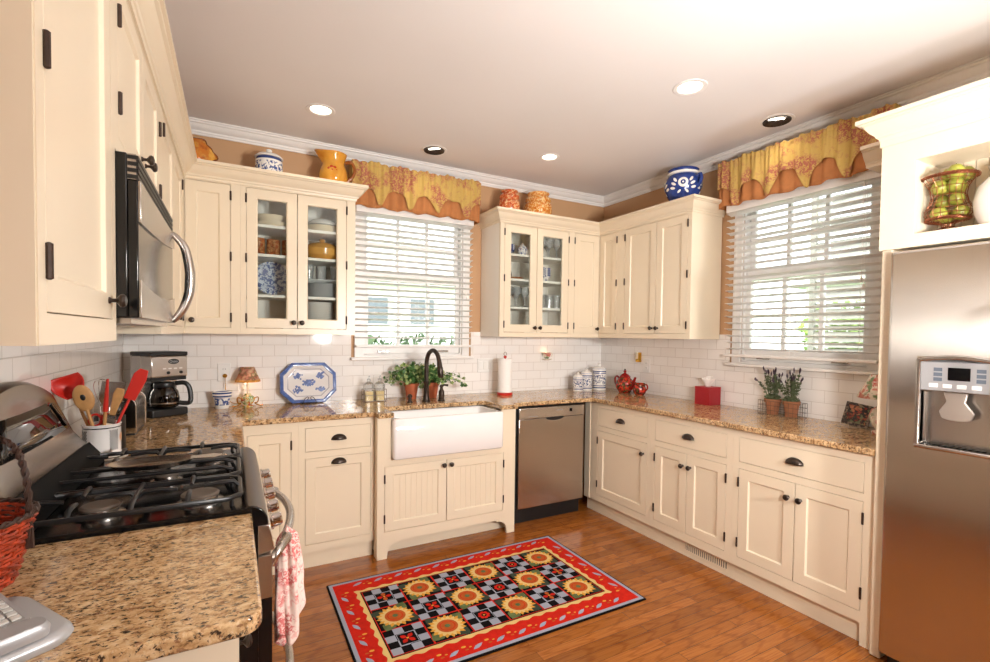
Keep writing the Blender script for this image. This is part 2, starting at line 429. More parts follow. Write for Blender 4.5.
# ---------------------------------------------------------------- mouldings
def sweep(profile,path,mat,name,closed_prof=True):
    P=[Vector(p) for p in path]; n=len(P); m=M(); k=len(profile)
    for i,p in enumerate(P):
        d0=(P[i]-P[i-1]).normalized() if i>0 else None
        d1=(P[i+1]-P[i]).normalized() if i<n-1 else None
        rn=lambda d: Vector((d.y,-d.x))
        if d0 is None: o=rn(d1)
        elif d1 is None: o=rn(d0)
        else:
            a,b=rn(d0),rn(d1); o=(a+b)/(1+a.dot(b))
        for out,z in profile: m.v.append((p.x+o.x*out,p.y+o.y*out,z))
    for i in range(n-1):
        for j in range(k):
            j2=(j+1)%k
            m.f.append([i*k+j,i*k+j2,(i+1)*k+j2,(i+1)*k+j]); m.m.append(0)
    m.f.append(list(range(k))); m.m.append(0); m.f.append([(n-1)*k+j for j in range(k)][::-1]); m.m.append(0)
    return m.build(name,mat,angle=25)
cp=[(0,2.641),(.010,2.641),(.012,2.652),(.017,2.655),(.019,2.666),(.030,2.672),(.043,2.684),(.050,2.698),(.060,2.702),(.062,2.711),(.071,2.712),(.071,2.7195),(0,2.7195)]
def cpath(pts): return pts
struct(sweep(cp,[(XL,YF),(XL,0),(0,0),(0,YF)],WHITE_TRIM,'trim_1'))
kc=[(0.0,2.275),(.007,2.275),(.009,2.288),(.014,2.291),(.017,2.300),(.030,2.312),(.040,2.326),(.048,2.343),(.058,2.347),(.060,2.352),(.070,2.354),(.070,2.371),(-.02,2.371),(-.02,2.30),(0,2.30)]
struct(sweep(kc,[(XL+.01,-2.70),(-3.378,-2.70),(-3.378,-.338),(-2.42,-.338),(-2.42,-.001)],CREAM,'trim_2'))
struct(sweep(kc,[(-1.318,-.001),(-1.318,-.338),(-.33,-.338),(-.33,-1.301),(-.001,-1.301)],CREAM,'trim_3'))

# ---------------------------------------------------------------- windows
def window(name,loc,rz,g0,g1,o0,o1,dep):
    # local: x to the right seen from the room, y into the wall
    m=M(); ca=.062
    m.cells([o0-ca,o0,o1,o1+ca],[1.225,1.237,2.358,2.42],lambda x,z:o0<x<o1 and 1.237<z<2.358,-.018,-.0005)       # casing
    m.box(o0,o0+.012,0,.11,1.236,2.359).box(o1-.012,o1,0,.11,1.236,2.359).box(o0,o1,0,.11,2.345,2.359).box(o0,o1,0,.11,1.236,1.246)
    root=struct(m.build(name,WHITE_TRIM,loc=loc,rot=(0,0,rz),bevel=.002))
    def sash(nm,z0,z1,y,gz0,gz1,zm):
        s=M(); x0,x1=o0+.013,o1-.013; w=(g1-g0)/3; mu=.0115
        xs=[x0,x1,g0,g1]; zs=[z0,z1,gz0,gz1,zm-mu,zm+mu]
        for k in (1,2): xs+=[g0+w*k-mu,g0+w*k+mu]
        def skip(x,z):
            if not(g0<x<g1 and gz0<z<gz1): return False
            if abs(z-zm)<mu: return False
            return all(abs(x-(g0+w*k))>mu for k in (1,2))
        s.cells(xs,zs,skip,y,y+.032); o=s.build(nm,WHITE_TRIM,root,bevel=.003)
        M().box(g0-.004,g1+.004,y+.014,y+.018,gz0-.004,gz1+.004).build('glass_pane',PANE,o)
        return o
    sash('upper_sash',1.80,2.344,.058,1.862,2.292,2.08)
    lo=sash('lower_sash',1.247,1.866,.022,1.318,1.80,1.552)
    for fx in (.16,.84):
        x=lerp(g0,g1,fx); M().box(x-.045,x+.045,.010,.022,1.262,1.274).box(x-.045,x+.045,.004,.010,1.258,1.274).build('sash_lift',STEELP,root,bevel=.002)
    for fx in (.2,.8):
        x=lerp(g0,g1,fx); M().box(x-.03,x+.03,.024,.05,1.866,1.884).build('sash_lock',WHITE_TRIM,root,bevel=.004)
    M().box(o0-ca-.03,o1+ca+.03,-.052,-.0005,1.203,1.226).build('window_stool',WHITE_TRIM,root,bevel=.006)
    return root
window('window_1',(0,0,0),0,-2.246,-1.532,W1[0],W1[1],.12)
window('window_2',(0,0,0),-PI/2,1.512,2.204,-W2[1],-W2[0],.12)

# ================================================================== CABINETS
Z0={}
def P(root,m,name,mat,parent=None,bevel=0,**k):
    m.xf(Matrix.Translation((0,0,-Z0[root.name]))); return m.build(name,mat,parent or root,bevel=bevel,**k)
def cabinet(name,label,loc,rz,W,z0,z1,D,op,glass=False,toe=0,group=None,shelves=(),foot=None,cat='cabinet',back_gap=.002,fz0=None):
    root=thing(name,label,cat,(loc[0],loc[1],z0),rz,group); Z0[root.name]=z0
    fz=z0+toe if fz0 is None else fz0
    xs=[0,W];zs=[fz,z1]
    for a,b,c,d in op: xs+=[a,b];zs+=[c,d]
    P(root,M().cells(xs,zs,lambda x,z:any(a<x<b and c<z<d for a,b,c,d in op),0,.02),'face_frame',CREAM)
    m=M(); top=z1
    if glass:
        t=.016
        m.box(0,t,.0205,D,fz,top).box(W-t,W,.0205,D,fz,top).box(t,W-t,D-.01,D,fz,top).box(t,W-t,.0205,D-.01,fz,fz+.03).box(t,W-t,.0205,D-.01,top-.07,top)
        P(root,m,'carcass',CREAM_IN)
        for s in shelves:
            a,b=(t,W-t) if len(s)==1 else (s[1],s[2])
            P(root,M().box(a+.0005,b-.0005,.03,D-.011,s[0]-.018,s[0]),'shelf',CREAM_IN,bevel=.002)
    else:
        m.box(0,W,.0205,D,fz,top); P(root,m,'carcass',CREAM)
    if toe: P(root,M().box(0.0,W,.03,D,z0,z0+toe-.0005),'toe_kick',CREAM)
    return root
def knob(root,door,x,z,y=0):
    m=M().lathe([(.0001,0),(.0075,0),(.0075,.002),(.0045,.006),(.0045,.013),(.009,.017),(.0145,.021),(.0155,.026),(.012,.031),(.005,.033),(.0001,.0333)],(x,y,z),18,axis='-y',caps=False)
    return P(root,m,'knob',BRONZE,door)
def cup(root,door,x,z,w=.044,y=0):
    m=M()
    def fn(u,v):
        a=PI*u; b=v*PI/2
        return (x-w*cos(a)*sin(b*.999+.001) , y-.026*sin(b)*sin(a)**.6-.001 if 0 else y-.0005-.027*cos(b)*sin(a)**.5*1.0-.0, z-.012+.034*sin(a)*sin(b*.999+.001))
    # quarter-ellipsoid shell, open underneath
    def q(u,v):
        th=PI*u; ph=PI/2*v
        return (x-w*cos(th), y-.001-.026*sin(th)*cos(ph), z-.014+.032*sin(th)*sin(ph))
    m.grid(q,18,8)
    return P(root,m,'cup_pull',BRONZE,door,solid=.003,normals=False)
def hinge(root,door,x,z,y=0):
    m=M().tube([(x,y-.0035,z-.028),(x,y-.0035,z-.026),(x,y-.0035,z+.026),(x,y-.0035,z+.028)],[.002,.0052,.0052,.002],8)
    return P(root,m,'hinge',HINGE,door)
def door(root,x0,x1,z0,z1,kind='shaker',hinges=None,hz=None,kn=None,pull=None,fw=.055,name=None):
    g=.0022; a,b,c,d=x0+g,x1-g,z0+g,z1-g; m=M(); rc=.009
    if kind=='slab':
        m.box(a,b,0,.019,c,d)
    else:
        def rect(i,y): return [(a+i,y,c+i),(b-i,y,c+i),(b-i,y,d-i),(a+i,y,d-i)]
        if kind=='glass':
            L=[rect(0,.019),rect(0,0),rect(fw,0),rect(fw+.006,.007),rect(fw+.006,.019),rect(0,.019)]
        else: L=[rect(0,.019),rect(0,0),rect(fw,0),rect(fw+.006,rc)]
        bse=0
        for l in L: m.v+=l
        for i in range(len(L)-1):
            for j in range(4):
                m.f.append([i*4+j,i*4+(j+1)%4,(i+1)*4+(j+1)%4,(i+1)*4+j]); m.m.append(0)
        if kind=='shaker':
            k=(len(L)-1)*4; m.f.append([k,k+1,k+2,k+3]); m.m.append(0)
        elif kind=='bead':
            pa,pb=a+fw+.006,b-fw-.006; n=max(2,round((pb-pa)/.038)); w=(pb-pa)/n; top=d-fw-.006; bot=c+fw+.006; pts=[]
            for i in range(n):
                pts.append((pa+i*w+(.002 if i else 0),rc))
                pts.append((pa+(i+1)*w-(.002 if i<n-1 else 0),rc))
                if i<n-1: pts.append((pa+(i+1)*w,rc+.003))
            k=len(m.v)
            for px,py in pts: m.v+= [(px,py,bot),(px,py,top)]
            for i in range(len(pts)-1): m.f.append([k+2*i,k+2*i+2,k+2*i+3,k+2*i+1]); m.m.append(0)
    o=P(root,m,name or ('drawer_front' if kind=='slab' else 'pullout_front' if pull else 'glazed_door' if kind=='glass' else 'door'),CREAM,bevel=.0012,normals=True)
    if kind=='glass':
        P(root,M().box(a+fw+.003,b-fw-.003,.0095,.0125,c+fw+.003,d-fw-.003),'glass_pane',PANE,o)
    if hinges:
        hx=a-.002 if hinges=='l' else b+.002
        for z in (hz or (lerp(z0,z1,.1),lerp(z0,z1,.9))): hinge(root,o,hx,z)
    if kn: knob(root,o,*kn)
    if pull: cup(root,o,*pull)
    return o
R90=PI/2
ZU0,ZU1=1.389,2.3655; DZ=(1.425,2.27); UH=(1.487,1.848,2.205)
# ---- left wall, local x = Y - y0
XF=-3.378; UD=3.724-3.378-.002
c=cabinet('wall_cabinet','cream wall cabinet nearest the camera, one tall door, plain side panel facing us',(XF,-2.70),R90,.525,ZU0-.012,ZU1,UD,[(.035,.485,*DZ)])
door(c,.035,.485,*DZ,hinges='l',hz=(1.503,1.814,2.15),kn=(.448,1.468))
m=M().cells([.002,.05,UD-.05,UD-.002],[(ZU0-.012),(ZU0-.012)+.02,2.2,ZU1],lambda x,z:.05<x<UD-.05 and (ZU0-.012)+.02<z<2.2,-.004,0)
m.xf(Matrix.Rotation(0,4,'Z')); m.v=[(y-.0,x,z) for x,y,z in m.v]
P(c,m,'side_panel_frame',CREAM)
c=cabinet('wall_cabinet','short cream cabinet above the microwave with two doors',(XF,-2.1745),R90,.8045,1.832,ZU1,UD,[(.045,.42,1.87,2.27),(.42,.795,1.87,2.27)])
door(c,.045,.42,1.87,2.27,hinges='l',hz=(1.955,2.165),kn=(.385,1.925)); door(c,.42,.795,1.87,2.27,hinges='r',hz=(1.93,2.165),kn=(.455,1.925))
c=cabinet('wall_cabinet','cream two-door cabinet in the shadow between the microwave and the back corner',(XF,-1.3695),R90,1.031,ZU0,ZU1,UD,[(.105,.49,*DZ),(.49,.925,*DZ)])
door(c,.105,.49,*DZ,hinges='l',hz=UH); door(c,.49,.925,*DZ,hinges='r',hz=UH,kn=(.53,1.47))
# ---- back wall, left group (local x = X - x0)
UY=-.338; UDB=.338-.010
c=cabinet('wall_cabinet','cream corner wall cabinet with one narrow door, left of the plate cabinet',(XF+.0005,UY),0,.2835,ZU0,ZU1,UDB,[(.003,.2335,*DZ)])
door(c,.003,.2335,*DZ,hinges='r',hz=UH,kn=(.036,1.468))
cabL=cabinet('wall_cabinet','cream wall cabinet with two glass doors showing plates and bowls',(-3.0935,UY),0,.6735,ZU0,ZU1,UDB,[(.03,.3165,*DZ),(.3165,.618,*DZ)],glass=True,shelves=[(2.065,),(1.885,),(1.635,)])
door(cabL,.03,.3165,*DZ,kind='glass',hinges='l',hz=UH,kn=(.294,1.463)); door(cabL,.3165,.618,*DZ,kind='glass',hinges='r',hz=UH,kn=(.342,1.463))
# ---- back wall, right group
cabR=cabinet('wall_cabinet','cream wall cabinet with two glass doors showing stemware',(-1.318,UY),0,.6865,ZU0,ZU1,UDB,[(.037,.34,*DZ),(.34,.655,*DZ)],glass=True,shelves=[(2.05,),(1.853,),(1.63,)])
door(cabR,.037,.34,*DZ,kind='glass',hinges='l',hz=UH,kn=(.315,1.463)); door(cabR,.34,.655,*DZ,kind='glass',hinges='r',hz=UH,kn=(.365,1.463))
c=cabinet('wall_cabinet','cream inside-corner wall cabinet with a two-leaf folding door',(-.631,UY),0,.301,ZU0,ZU1,UDB,[(.03,.2985,*DZ)])
door(c,.03,.2985,*DZ,hinges='l',hz=UH,kn=(.272,1.465))
m=M(); 
c2=cabinet('wall_cabinet','cream right-wall cabinet leaf beside the inside corner, narrow door without knob',(-.33,-.3385),-R90,.2505,ZU0,ZU1,.318,[(.002,.217,*DZ)])
door(c2,.004,.217,*DZ,hinges='r',hz=UH)
c=cabinet('wall_cabinet','cream two-door wall cabinet left of the right-hand window',(-.33,-.5895),-R90,.7115,ZU0,ZU1,.318,[(.06,.39,*DZ),(.39,.68,*DZ)])
door(c,.06,.39,*DZ,hinges='l',hz=UH,kn=(.362,1.468)); door(c,.39,.68,*DZ,hinges='r',hz=UH,kn=(.418,1.468))

# ---- base cabinets
BZ=.8825; DR=(.70,.842); DB=(.155,.663)
BX=-3.11
c=cabinet('base_cabinet','cream base cabinet end under the near granite counter',(BX-.016,-2.68),R90,.50,0,BZ,.60,[(.05,.45,*DB),(.05,.45,*DR)],toe=.103)
door(c,.05,.45,*DB,kn=(.41,.62)); door(c,.05,.45,*DR,kind='slab',pull=(.25,.77))
m=M().cells([.0,.06,.54,.60],[.1035,.17,.80,BZ],lambda x,z:.06<x<.54 and .17<z<.80,-.005,-.0002); m.v=[(y,x,z) for x,y,z in m.v]
P(c,m,'side_panel_frame',CREAM)
BY=-.622
c=cabinet('base_cabinet','cream back-corner base cabinet with a single door, half hidden by the range',(BX,BY),0,.31,0,BZ,.60,[(.042,.27,.155,.825)],toe=.103)
door(c,.042,.27,.155,.825,hinges='r',hz=(.23,.75))
c=cabinet('base_cabinet','cream base cabinet with one drawer above a tall pull-out panel, left of the sink',(-2.7995,BY),0,.4395,0,BZ,.60,[(.034,.418,*DR),(.034,.418,.148,.662)],toe=.103)
door(c,.034,.418,*DR,kind='slab',pull=(.226,.775)); door(c,.034,.418,.148,.662,kind='shaker',pull=(.226,.632))
# sink base with arched feet
SY=-.692; SX0=-2.358; SW=.984
root=thing('sink_cabinet','cream furniture-style cabinet on bracket feet under the white apron sink','cabinet',(SX0,SY,0)); Z0[root.name]=0
op=[(.045,.46,.168,.578),(.46,.89,.168,.578)]
m=M().cells([0,SW,.045,.46,.89,.085,.87],[.103,.168,.578,.615,BZ],lambda x,z:any(a<x<b and c_<z<d for a,b,c_,d in op) or (.085<x<.87 and z>.615),0,.02)
def foot(x0,s):
    pts=[(x0,.103)]+[(x0,0),(x0+s*.062,0),(x0+s*.064,.02)]+[(x0+s*(.064+.062*(1-cos(t))),.02+.072*sin(t)) for t in [PI/2*k/7 for k in range(1,8)]]+[(x0+s*.145,.093),(x0+s*.145,.103)]
    return pts
m.prism(foot(0,1),0,.02); m.prism(foot(SW-.0,-1),0,.02)
m.box(0,.018,.0205,.075,0,BZ).box(SW-.018,SW,.0205,.075,.0,BZ)
P(root,m,'face_frame',CREAM)
P(root,M().box(.018,SW-.018,.09,.66,.103,.60),'carcass',CREAM); P(root,M().box(.02,SW-.02,.10,.66,0,.102),'toe_kick',CREAM)
P(root,M().box(.0,.085,.09,.66,.6005,BZ).box(.872,SW,.09,.66,.6005,BZ),'carcass_side',CREAM)
door(root,.045,.46,.168,.578,kind='bead',hinges='l',hz=(.25,.50),kn=(.435,.546)); door(root,.46,.89,.168,.578,kind='bead',hinges='r',hz=(.25,.50),kn=(.487,.546))
# right wall
RX=-.617
c=cabinet('base_cabinet','cream base cabinet nearest the dishwasher with one drawer over a single door',(RX,-.6225),-R90,.6145,0,BZ,.606,[(.066,.581,*DR),(.066,.581,*DB)],toe=.103)
door(c,.066,.581,*DR,kind='slab',pull=(.32,.775)); door(c,.066,.581,*DB,hinges='l',hz=(.24,.585),kn=(.55,.585))
P(c,M().box(-.021,-.0005,0.0,.08,.103,BZ).box(-.0835,-.021,-.0055,.02,.103,BZ).box(-.0835,-.0005,.03,.08,0,.1025),'corner_filler',CREAM)
c=cabinet('base_cabinet','cream base cabinet with one drawer over two doors, middle of the right-hand run',(RX,-1.2375),-R90,.6205,0,BZ,.606,[(.037,.58,*DR),(.037,.3005,*DB),(.3005,.58,*DB)],toe=.103)
door(c,.037,.58,*DR,kind='slab',pull=(.31,.775)); door(c,.037,.3005,*DB,hinges='l',hz=(.24,.585),kn=(.272,.583)); door(c,.3005,.58,*DB,hinges='r',hz=(.24,.585),kn=(.33,.583))
m=M()
for i in range(20): m.box(.285+i*.0146,.285+i*.0146+.008,.0265,.0297,.040,.082)
m.box(.279,.579,.0262,.0297,.036,.041).box(.279,.579,.0262,.0297,.081,.086)
v=thing('floor_vent','cream slotted heating vent in the toe kick of the right-hand cabinets','vent',(RX,-1.2375,0),-R90); Z0[v.name]=0
P(v,m,'grille',CREAM); P(v,M().box(.282,.576,.0288,.0299,.038,.084),'dark_slots',BLACKP)
c=cabinet('base_cabinet','wide cream base cabinet with one drawer over two doors beside the refrigerator',(RX,-1.8585),-R90,.7055,0,BZ,.606,[(.037,.655,*DR),(.037,.35,*DB),(.35,.655,*DB)],toe=.103)
door(c,.037,.655,*DR,kind='slab',pull=(.345,.775)); door(c,.037,.35,*DB,hinges='l',hz=(.24,.585),kn=(.318,.583)); door(c,.35,.655,*DB,hinges='r',hz=(.24,.585),kn=(.38,.583))
P(c,M().box(.655,.7055,-.0002,.03,0,.1028),'end_stile_foot',CREAM)

# ---- fridge surround
root=thing('fridge_panel','tall cream end panel between the right-hand counter and the refrigerator','panel',(-.65,-2.565,0),-R90); Z0[root.name]=0
P(root,M().box(0,.043,0,.648,0,1.788),'panel',CREAM,bevel=.006)
BXX=-.65
root=thing('display_cabinet','white-lit cream cabinet with open niche above the refrigerator','cabinet',(BXX,-2.555,1.789),-R90); Z0[root.name]=1.789
L=1.10; nx0,nx1,nz0,nz1=.122,1.0,1.843,2.148
m=M().cells([0,L,nx0,nx1],[1.789,2.30,nz0,nz1],lambda x,z:nx0<x<nx1 and nz0<z<nz1,0,.022)
P(root,m,'face_frame',CREAM)
m=M().box(0,nx0-.0,.0225,.649,1.789,2.345).box(nx1,L,.0225,.649,1.789,2.345).box(nx0,nx1,.0225,.649,1.789,nz0-.0005).box(nx0,nx1,.0225,.649,nz1+.0005,2.345)
P(root,m,'carcass',CREAM)
m=M(); n=22; w=(nx1-nx0)/n
for i in range(n): m.box(nx0+i*w+.0015,nx0+(i+1)*w-.0015,.215,.235,nz0,nz1)
m.box(nx0,nx1,.236,.25,nz0,nz1)
P(root,m,'beadboard_back',CREAM)
kb=[(o if o<=0 else o*1.0,z-.021) for o,z in kc]; kb=[(0,2.235)]+[(.006,2.235),(.006,2.262)]+[(o*1.0+.004,z-.013) for o,z in kc[2:12]]+[(-.02,2.358),(-.02,2.26),(0,2.26)]
o=sweep(kb,[(-.0015,-2.555),(BXX,-2.555),(BXX,-3.655),(-.0015,-3.655)],CREAM,'crown'); 
bpy.context.view_layer.update(); o.parent=root; o.matrix_parent_inverse=root.matrix_world.inverted()
# short crowned ledge fixed to the cabinet's far side
o=sweep([(a,z-.008) for a,z in kc[:12]]+[(-.15,2.363),(-.15,2.267)],[(-.312,-2.345),(-.312,-2.485)],CREAM,'crowned_ledge')
o.parent=root; o.matrix_parent_inverse=root.matrix_world.inverted()
# ================================================================== WORKTOPS, SINK, APPLIANCES
def inv(root): return (Matrix.Translation(root.location)@Matrix.Rotation(root.rotation_euler.z,4,'Z')).inverted()
def PW(root,m,name,mat,parent=None,**k):
    """part given in world coordinates"""
    m.xf(inv(root)); return m.build(name,mat,parent or root,**k)
def solo(m,name,mat,label,cat,loc,group=None,**k):
    m.xf(Matrix.Translation(-Vector(loc))); return tag(m.build(name,mat,loc=loc,**k),label,cat,group)
def txt(s,name,mat,parent,loc,rot,size,ext=.0006):
    cu=bpy.data.curves.new(name,'FONT'); cu.body=s; cu.size=size; cu.extrude=ext; cu.align_x='CENTER'; cu.align_y='CENTER'
    cu.materials.append(mat); t_=bpy.data.objects.new(name,cu); me=bpy.data.meshes.new_from_object(t_); me.name=name; bpy.data.objects.remove(t_); o=bpy.data.objects.new(name,me); col.objects.link(o); o.parent=parent; o.location=loc; o.rotation_euler=rot; return o
# extra cabinet that carries the corner worktop behind the range (front hidden by the range)
c=cabinet('base_cabinet','cream base cabinet between the range and the back corner',(BX,-1.397),R90,.774,0,BZ,.60,[(.05,.70,*DB),(.05,.70,*DR)],toe=.103)
door(c,.05,.375,*DB,kn=(.345,.62)); door(c,.375,.70,*DB,kn=(.405,.62)); door(c,.05,.70,*DR,kind='slab',pull=(.375,.77))

CT0,CT1=.8832,.9145
def top_on(x,y):
    if y>-.645:
        return not(-2.262<x<-1.502 and y<-.455)
    if y>-.72 and -2.362<x<-1.368: return not(-2.262<x<-1.502)
    if x<-3.09: return y>-1.398
    if x>-.645: return y>-2.563
    return False
m=M().cells([-3.714,-3.09,-2.362,-2.262,-1.502,-1.368,-.645,-.0095],[-2.563,-1.398,-.72,-.645,-.455,-.0095],lambda x,y:not top_on(x,y),CT0,CT1,'xy')
solo(m,'granite_worktop',GRANITE,'long brown speckled granite worktop running round the corner past the sink','worktop',(-1.9,-.3,CT0),bevel=.006,seg=3)
m=M(); pts=[(-3.714,-2.176),(-3.714,-2.714),(-3.125,-2.714)]+[(-3.125+.035*sin(t),-2.679-.035*cos(t)) for t in [PI/2*k/6 for k in range(1,7)]]+[(-3.09,-2.176)]
m.prism(pts,CT0,CT1,'xy'); solo(m,'granite_worktop',GRANITE,'short granite worktop piece in the near left foreground beside the range','worktop',(-3.4,-2.45,CT0),bevel=.006,seg=3)

# ---- apron sink
def rloop(x0,x1,y0,y1,z,r=.02,n=5):
    out=[]
    for cx,cy,a in ((x1-r,y0+r,-90),(x1-r,y1-r,0),(x0+r,y1-r,90),(x0+r,y0+r,180)):
        for k in range(n+1):
            t=math.radians(a+90*k/n); out.append((cx+r*cos(t),cy+r*sin(t),z))
    return out
def loft(m,loops,mat=0,cap0=True,cap1=True,mats=None):
    b=len(m.v); n=len(loops[0])
    for l in loops: m.v+=l
    for j in range(len(loops)-1):
        for i in range(n):
            m.f.append([b+j*n+i,b+j*n+(i+1)%n,b+(j+1)*n+(i+1)%n,b+(j+1)*n+i]); m.m.append(mats[j] if mats else mat)
    if cap0: m.f.append([b+i for i in range(n)][::-1]); m.m.append(mats[0] if mats else mat)
    if cap1: m.f.append([b+(len(loops)-1)*n+i for i in range(n)]); m.m.append(mats[-1] if mats else mat)
    return m
root=thing('apron_sink','white fireclay farmhouse sink with a deep flat apron front','sink',(-1.883,-.55,.622))
x0,x1,y0,y1=-2.271,-1.495,-.742,-.40
lo=[rloop(x0+.01,x1-.01,y0+.01,y1-.01,.622,.02),rloop(x0,x1,y0,y1,.634,.02),rloop(x0,x1,y0,y1,.868,.02),rloop(x0+.006,x1-.006,y0+.006,y1-.006,.8755,.02),rloop(x0+.024,x1-.024,y0+.026,y1-.022,.8755,.03),rloop(x0+.030,x1-.030,y0+.032,y1-.028,.867,.03),rloop(x0+.036,x1-.036,y0+.038,y1-.034,.69,.05),rloop(x0+.06,x1-.06,y0+.06,y1-.055,.655,.05)]
PW(root,loft(M(),lo),'basin',FIRE,angle=50)
PW(root,M().lathe([(.0001,.658),(.03,.658),(.042,.657),(.042,.6555)],(-1.883,-.56,0),20),'drain',STEELP)

# ---- faucet set
root=thing('kitchen_faucet','dark bronze gooseneck faucet behind the white sink','faucet',(-1.91,-.33,CT1))
PW(root,M().lathe([(.030,CT1),(.030,CT1+.008),(.022,CT1+.018),(.019,CT1+.05),(.0185,CT1+.13),(.022,CT1+.136),(.022,CT1+.148),(.018,CT1+.152)],(-1.91,-.33,0),20),'faucet_base',BRONZE)
pts=[(-1.91,-.33,CT1+.15),(-1.91,-.33,1.17),(-1.908,-.335,1.225),(-1.902,-.36,1.268),(-1.89,-.405,1.287),(-1.88,-.45,1.268),(-1.874,-.475,1.225),(-1.871,-.485,1.18)]
cpts=catmull(pts,6); n=len(cpts)
PW(root,M().tube(cpts,[.0155 if i<n*.8 else .0155+.004*(i-n*.8)/(n*.2) for i in range(n)],12),'gooseneck_spout',BRONZE)
PW(root,M().tube([(-1.871,-.485,1.182),(-1.869,-.488,1.165),(-1.866,-.492,1.115),(-1.866,-.493,1.10)],[.017,.021,.020,.016],14),'spray_head',BRONZE)
root=thing('faucet_lever','dark bronze side lever valve to the right of the gooseneck faucet','faucet handle',(-1.795,-.335,CT1))
PW(root,M().lathe([(.027,CT1),(.027,CT1+.006),(.020,CT1+.015),(.022,CT1+.04),(.021,CT1+.07),(.013,CT1+.084),(.010,CT1+.098),(.015,CT1+.105),(.012,CT1+.118),(.001,CT1+.121)],(-1.795,-.335,0),18),'valve_body',BRONZE)
PW(root,M().tube([(-1.80,-.335,CT1+.110),(-1.775,-.345,CT1+.118),(-1.75,-.352,CT1+.114)],[.007,.007,.009],10),'lever',BRONZE)
solo(M().lathe([(.021,CT1),(.021,CT1+.005),(.013,CT1+.014),(.012,CT1+.034),(.018,CT1+.040),(.018,CT1+.050),(.010,CT1+.060),(.001,CT1+.063)],(-2.035,-.335,0),16),'air_gap_cap',BRONZE,'small dark bronze cap on the worktop left of the gooseneck faucet','faucet fitting',(-2.035,-.335,CT1))

# ---- dishwasher
root=thing('dishwasher','stainless steel dishwasher between sink cabinet and corner','dishwasher',(-1.0155,-.60,0))
dx0,dx1,dy=-1.314,-.7175,-.641
PW(root,M().box(-1.345,-.7045,-.615,-.04,.11,.872),'tub',BLACKP)
PW(root,M().box(-1.345,-.7045,-.572,-.06,.0,.108),'kick_plate',BLACKP)
PW(root,M().box(dx0,dx1,dy,-.6155,.128,.786),'door',STEELV,bevel=.004)
m=M(); cxm=-1.0; 
pan=M().box(dx0,dx1,dy-.004,-.6155,.788,.868)
cpn=PW(root,pan,'control_panel',STEELP,bevel=.004)
cr=[(cxm+.085*cos(math.radians(a)),.7895-.024*abs(sin(math.radians(a)))) for a in range(180,361,12)]
PW(root,M().prism(cr,dy-.0052,dy+.001,'xz'),'handle_recess',BLACKP)
cr2=[(cxm+.088*cos(math.radians(a)),.787-.030*abs(sin(math.radians(a)))) for a in range(180,361,12)]
PW(root,M().prism(cr2,dy-.0032,dy+.001,'xz'),'handle_lip',STEELP)
PW(root,M().box(-.862,-.838,dy-.0055,dy,.822,.847),'display',DARKSCREEN,cpn)
m=M()
for k in range(5): m.box(-1.235+k*.017,-1.224+k*.017,dy-.0048,dy,.802,.806)
m.box(-.985,-.925,dy-.0048,dy,.838,.842)
PW(root,m,'panel_marks',GREYPL,cpn)

# ---- refrigerator (front faces -X)
FX=-.722; FY0=-2.628; FYM=-3.035; FY1=-3.535
root=thing('refrigerator','stainless steel side-by-side refrigerator with water and ice dispenser','refrigerator',(-.38,-3.08,0))
PW(root,M().box(-.645,-.03,FY1+.005,FY0-.006,.03,1.752),'cabinet_body',GREYPL,bevel=.004)
PW(root,M().box(-.66,-.60,FY1+.01,FY0-.012,.0,.06),'base_grille',BLACKP)
# freezer door with the dispenser opening
ya,yb,za,zb=-2.960,-2.742,.985,1.325
m=M().cells([FYM+.003,ya,yb,FY0],[.068,za,zb,1.767],lambda y,z:ya<y<yb and za<z<zb,FX,-.655,'yz')
fd=PW(root,m,'freezer_door',STEELV,bevel=.012,seg=4)
PW(root,M().box(FX,-.655,FY1,FYM-.003,.068,1.767),'fridge_door',STEELV,bevel=.012,seg=4)
for y in (FYM+.045,FYM-.045):
    PW(root,M().tube(catmull([(FX+.002,y,.62),(FX-.035,y,.65),(FX-.052,y,.80),(FX-.055,y,1.05),(FX-.052,y,1.35),(FX-.035,y,1.50),(FX+.002,y,1.53)],5),.014,10),'door_handle',STEELP,fd)
root2=root
# dispenser frame and recess
m=M(); 
fr=[(ya-.012,za-.014)]+[(ya-.012,zb+.004)]+[(lerp(ya-.012,yb+.012,t),zb+.004+.016*sin(PI*t)) for t in (.2,.4,.5,.6,.8)]+[(yb+.012,zb+.004),(yb+.012,za-.014)]
inn=[(ya+.003,za+.004)]+[(ya+.003,zb-.008)]+[(lerp(ya+.003,yb-.003,t),zb-.008+.010*sin(PI*t)) for t in (.2,.4,.5,.6,.8)]+[(yb-.003,zb-.008),(yb-.003,za+.004)]
A=[(FX-.0105,y,z) for y,z in fr]; B=[(FX-.0105,y,z) for y,z in inn]; A0=[(FX+.002,y,z) for y,z in fr]; B0=[(FX+.03,y,z) for y,z in inn]
loft(m,[A0,A,B,B0],cap0=False,cap1=False)
PW(root,m,'dispenser_frame',STEELP,fd,bevel=.004)
PW(root,M().box(FX-.004,FX+.03,ya+.003,yb-.003,1.205,zb-.0075),'dispenser_control_panel',GREYPL,fd,bevel=.002)
PW(root,M().box(FX-.0055,FX,-2.893,-2.828,1.248,1.297),'dispenser_display',DARKSCREEN,fd)
SLATE=plain('slate_key',(96,106,118),.4)
for y in (-2.798,-2.923):
    for k in range(3): PW(root,M().box(FX-.0052,FX,y-.013,y+.013,1.243+k*.019,1.257+k*.019),'touch_key',SLATE,fd)
for k in range(4): PW(root,M().box(FX-.006,FX,-2.785-k*.042-.014,-2.785-k*.042+.014,1.217,1.233),'push_key',WHITE,fd,bevel=.002)
m=M()  # recess walls, open to the front
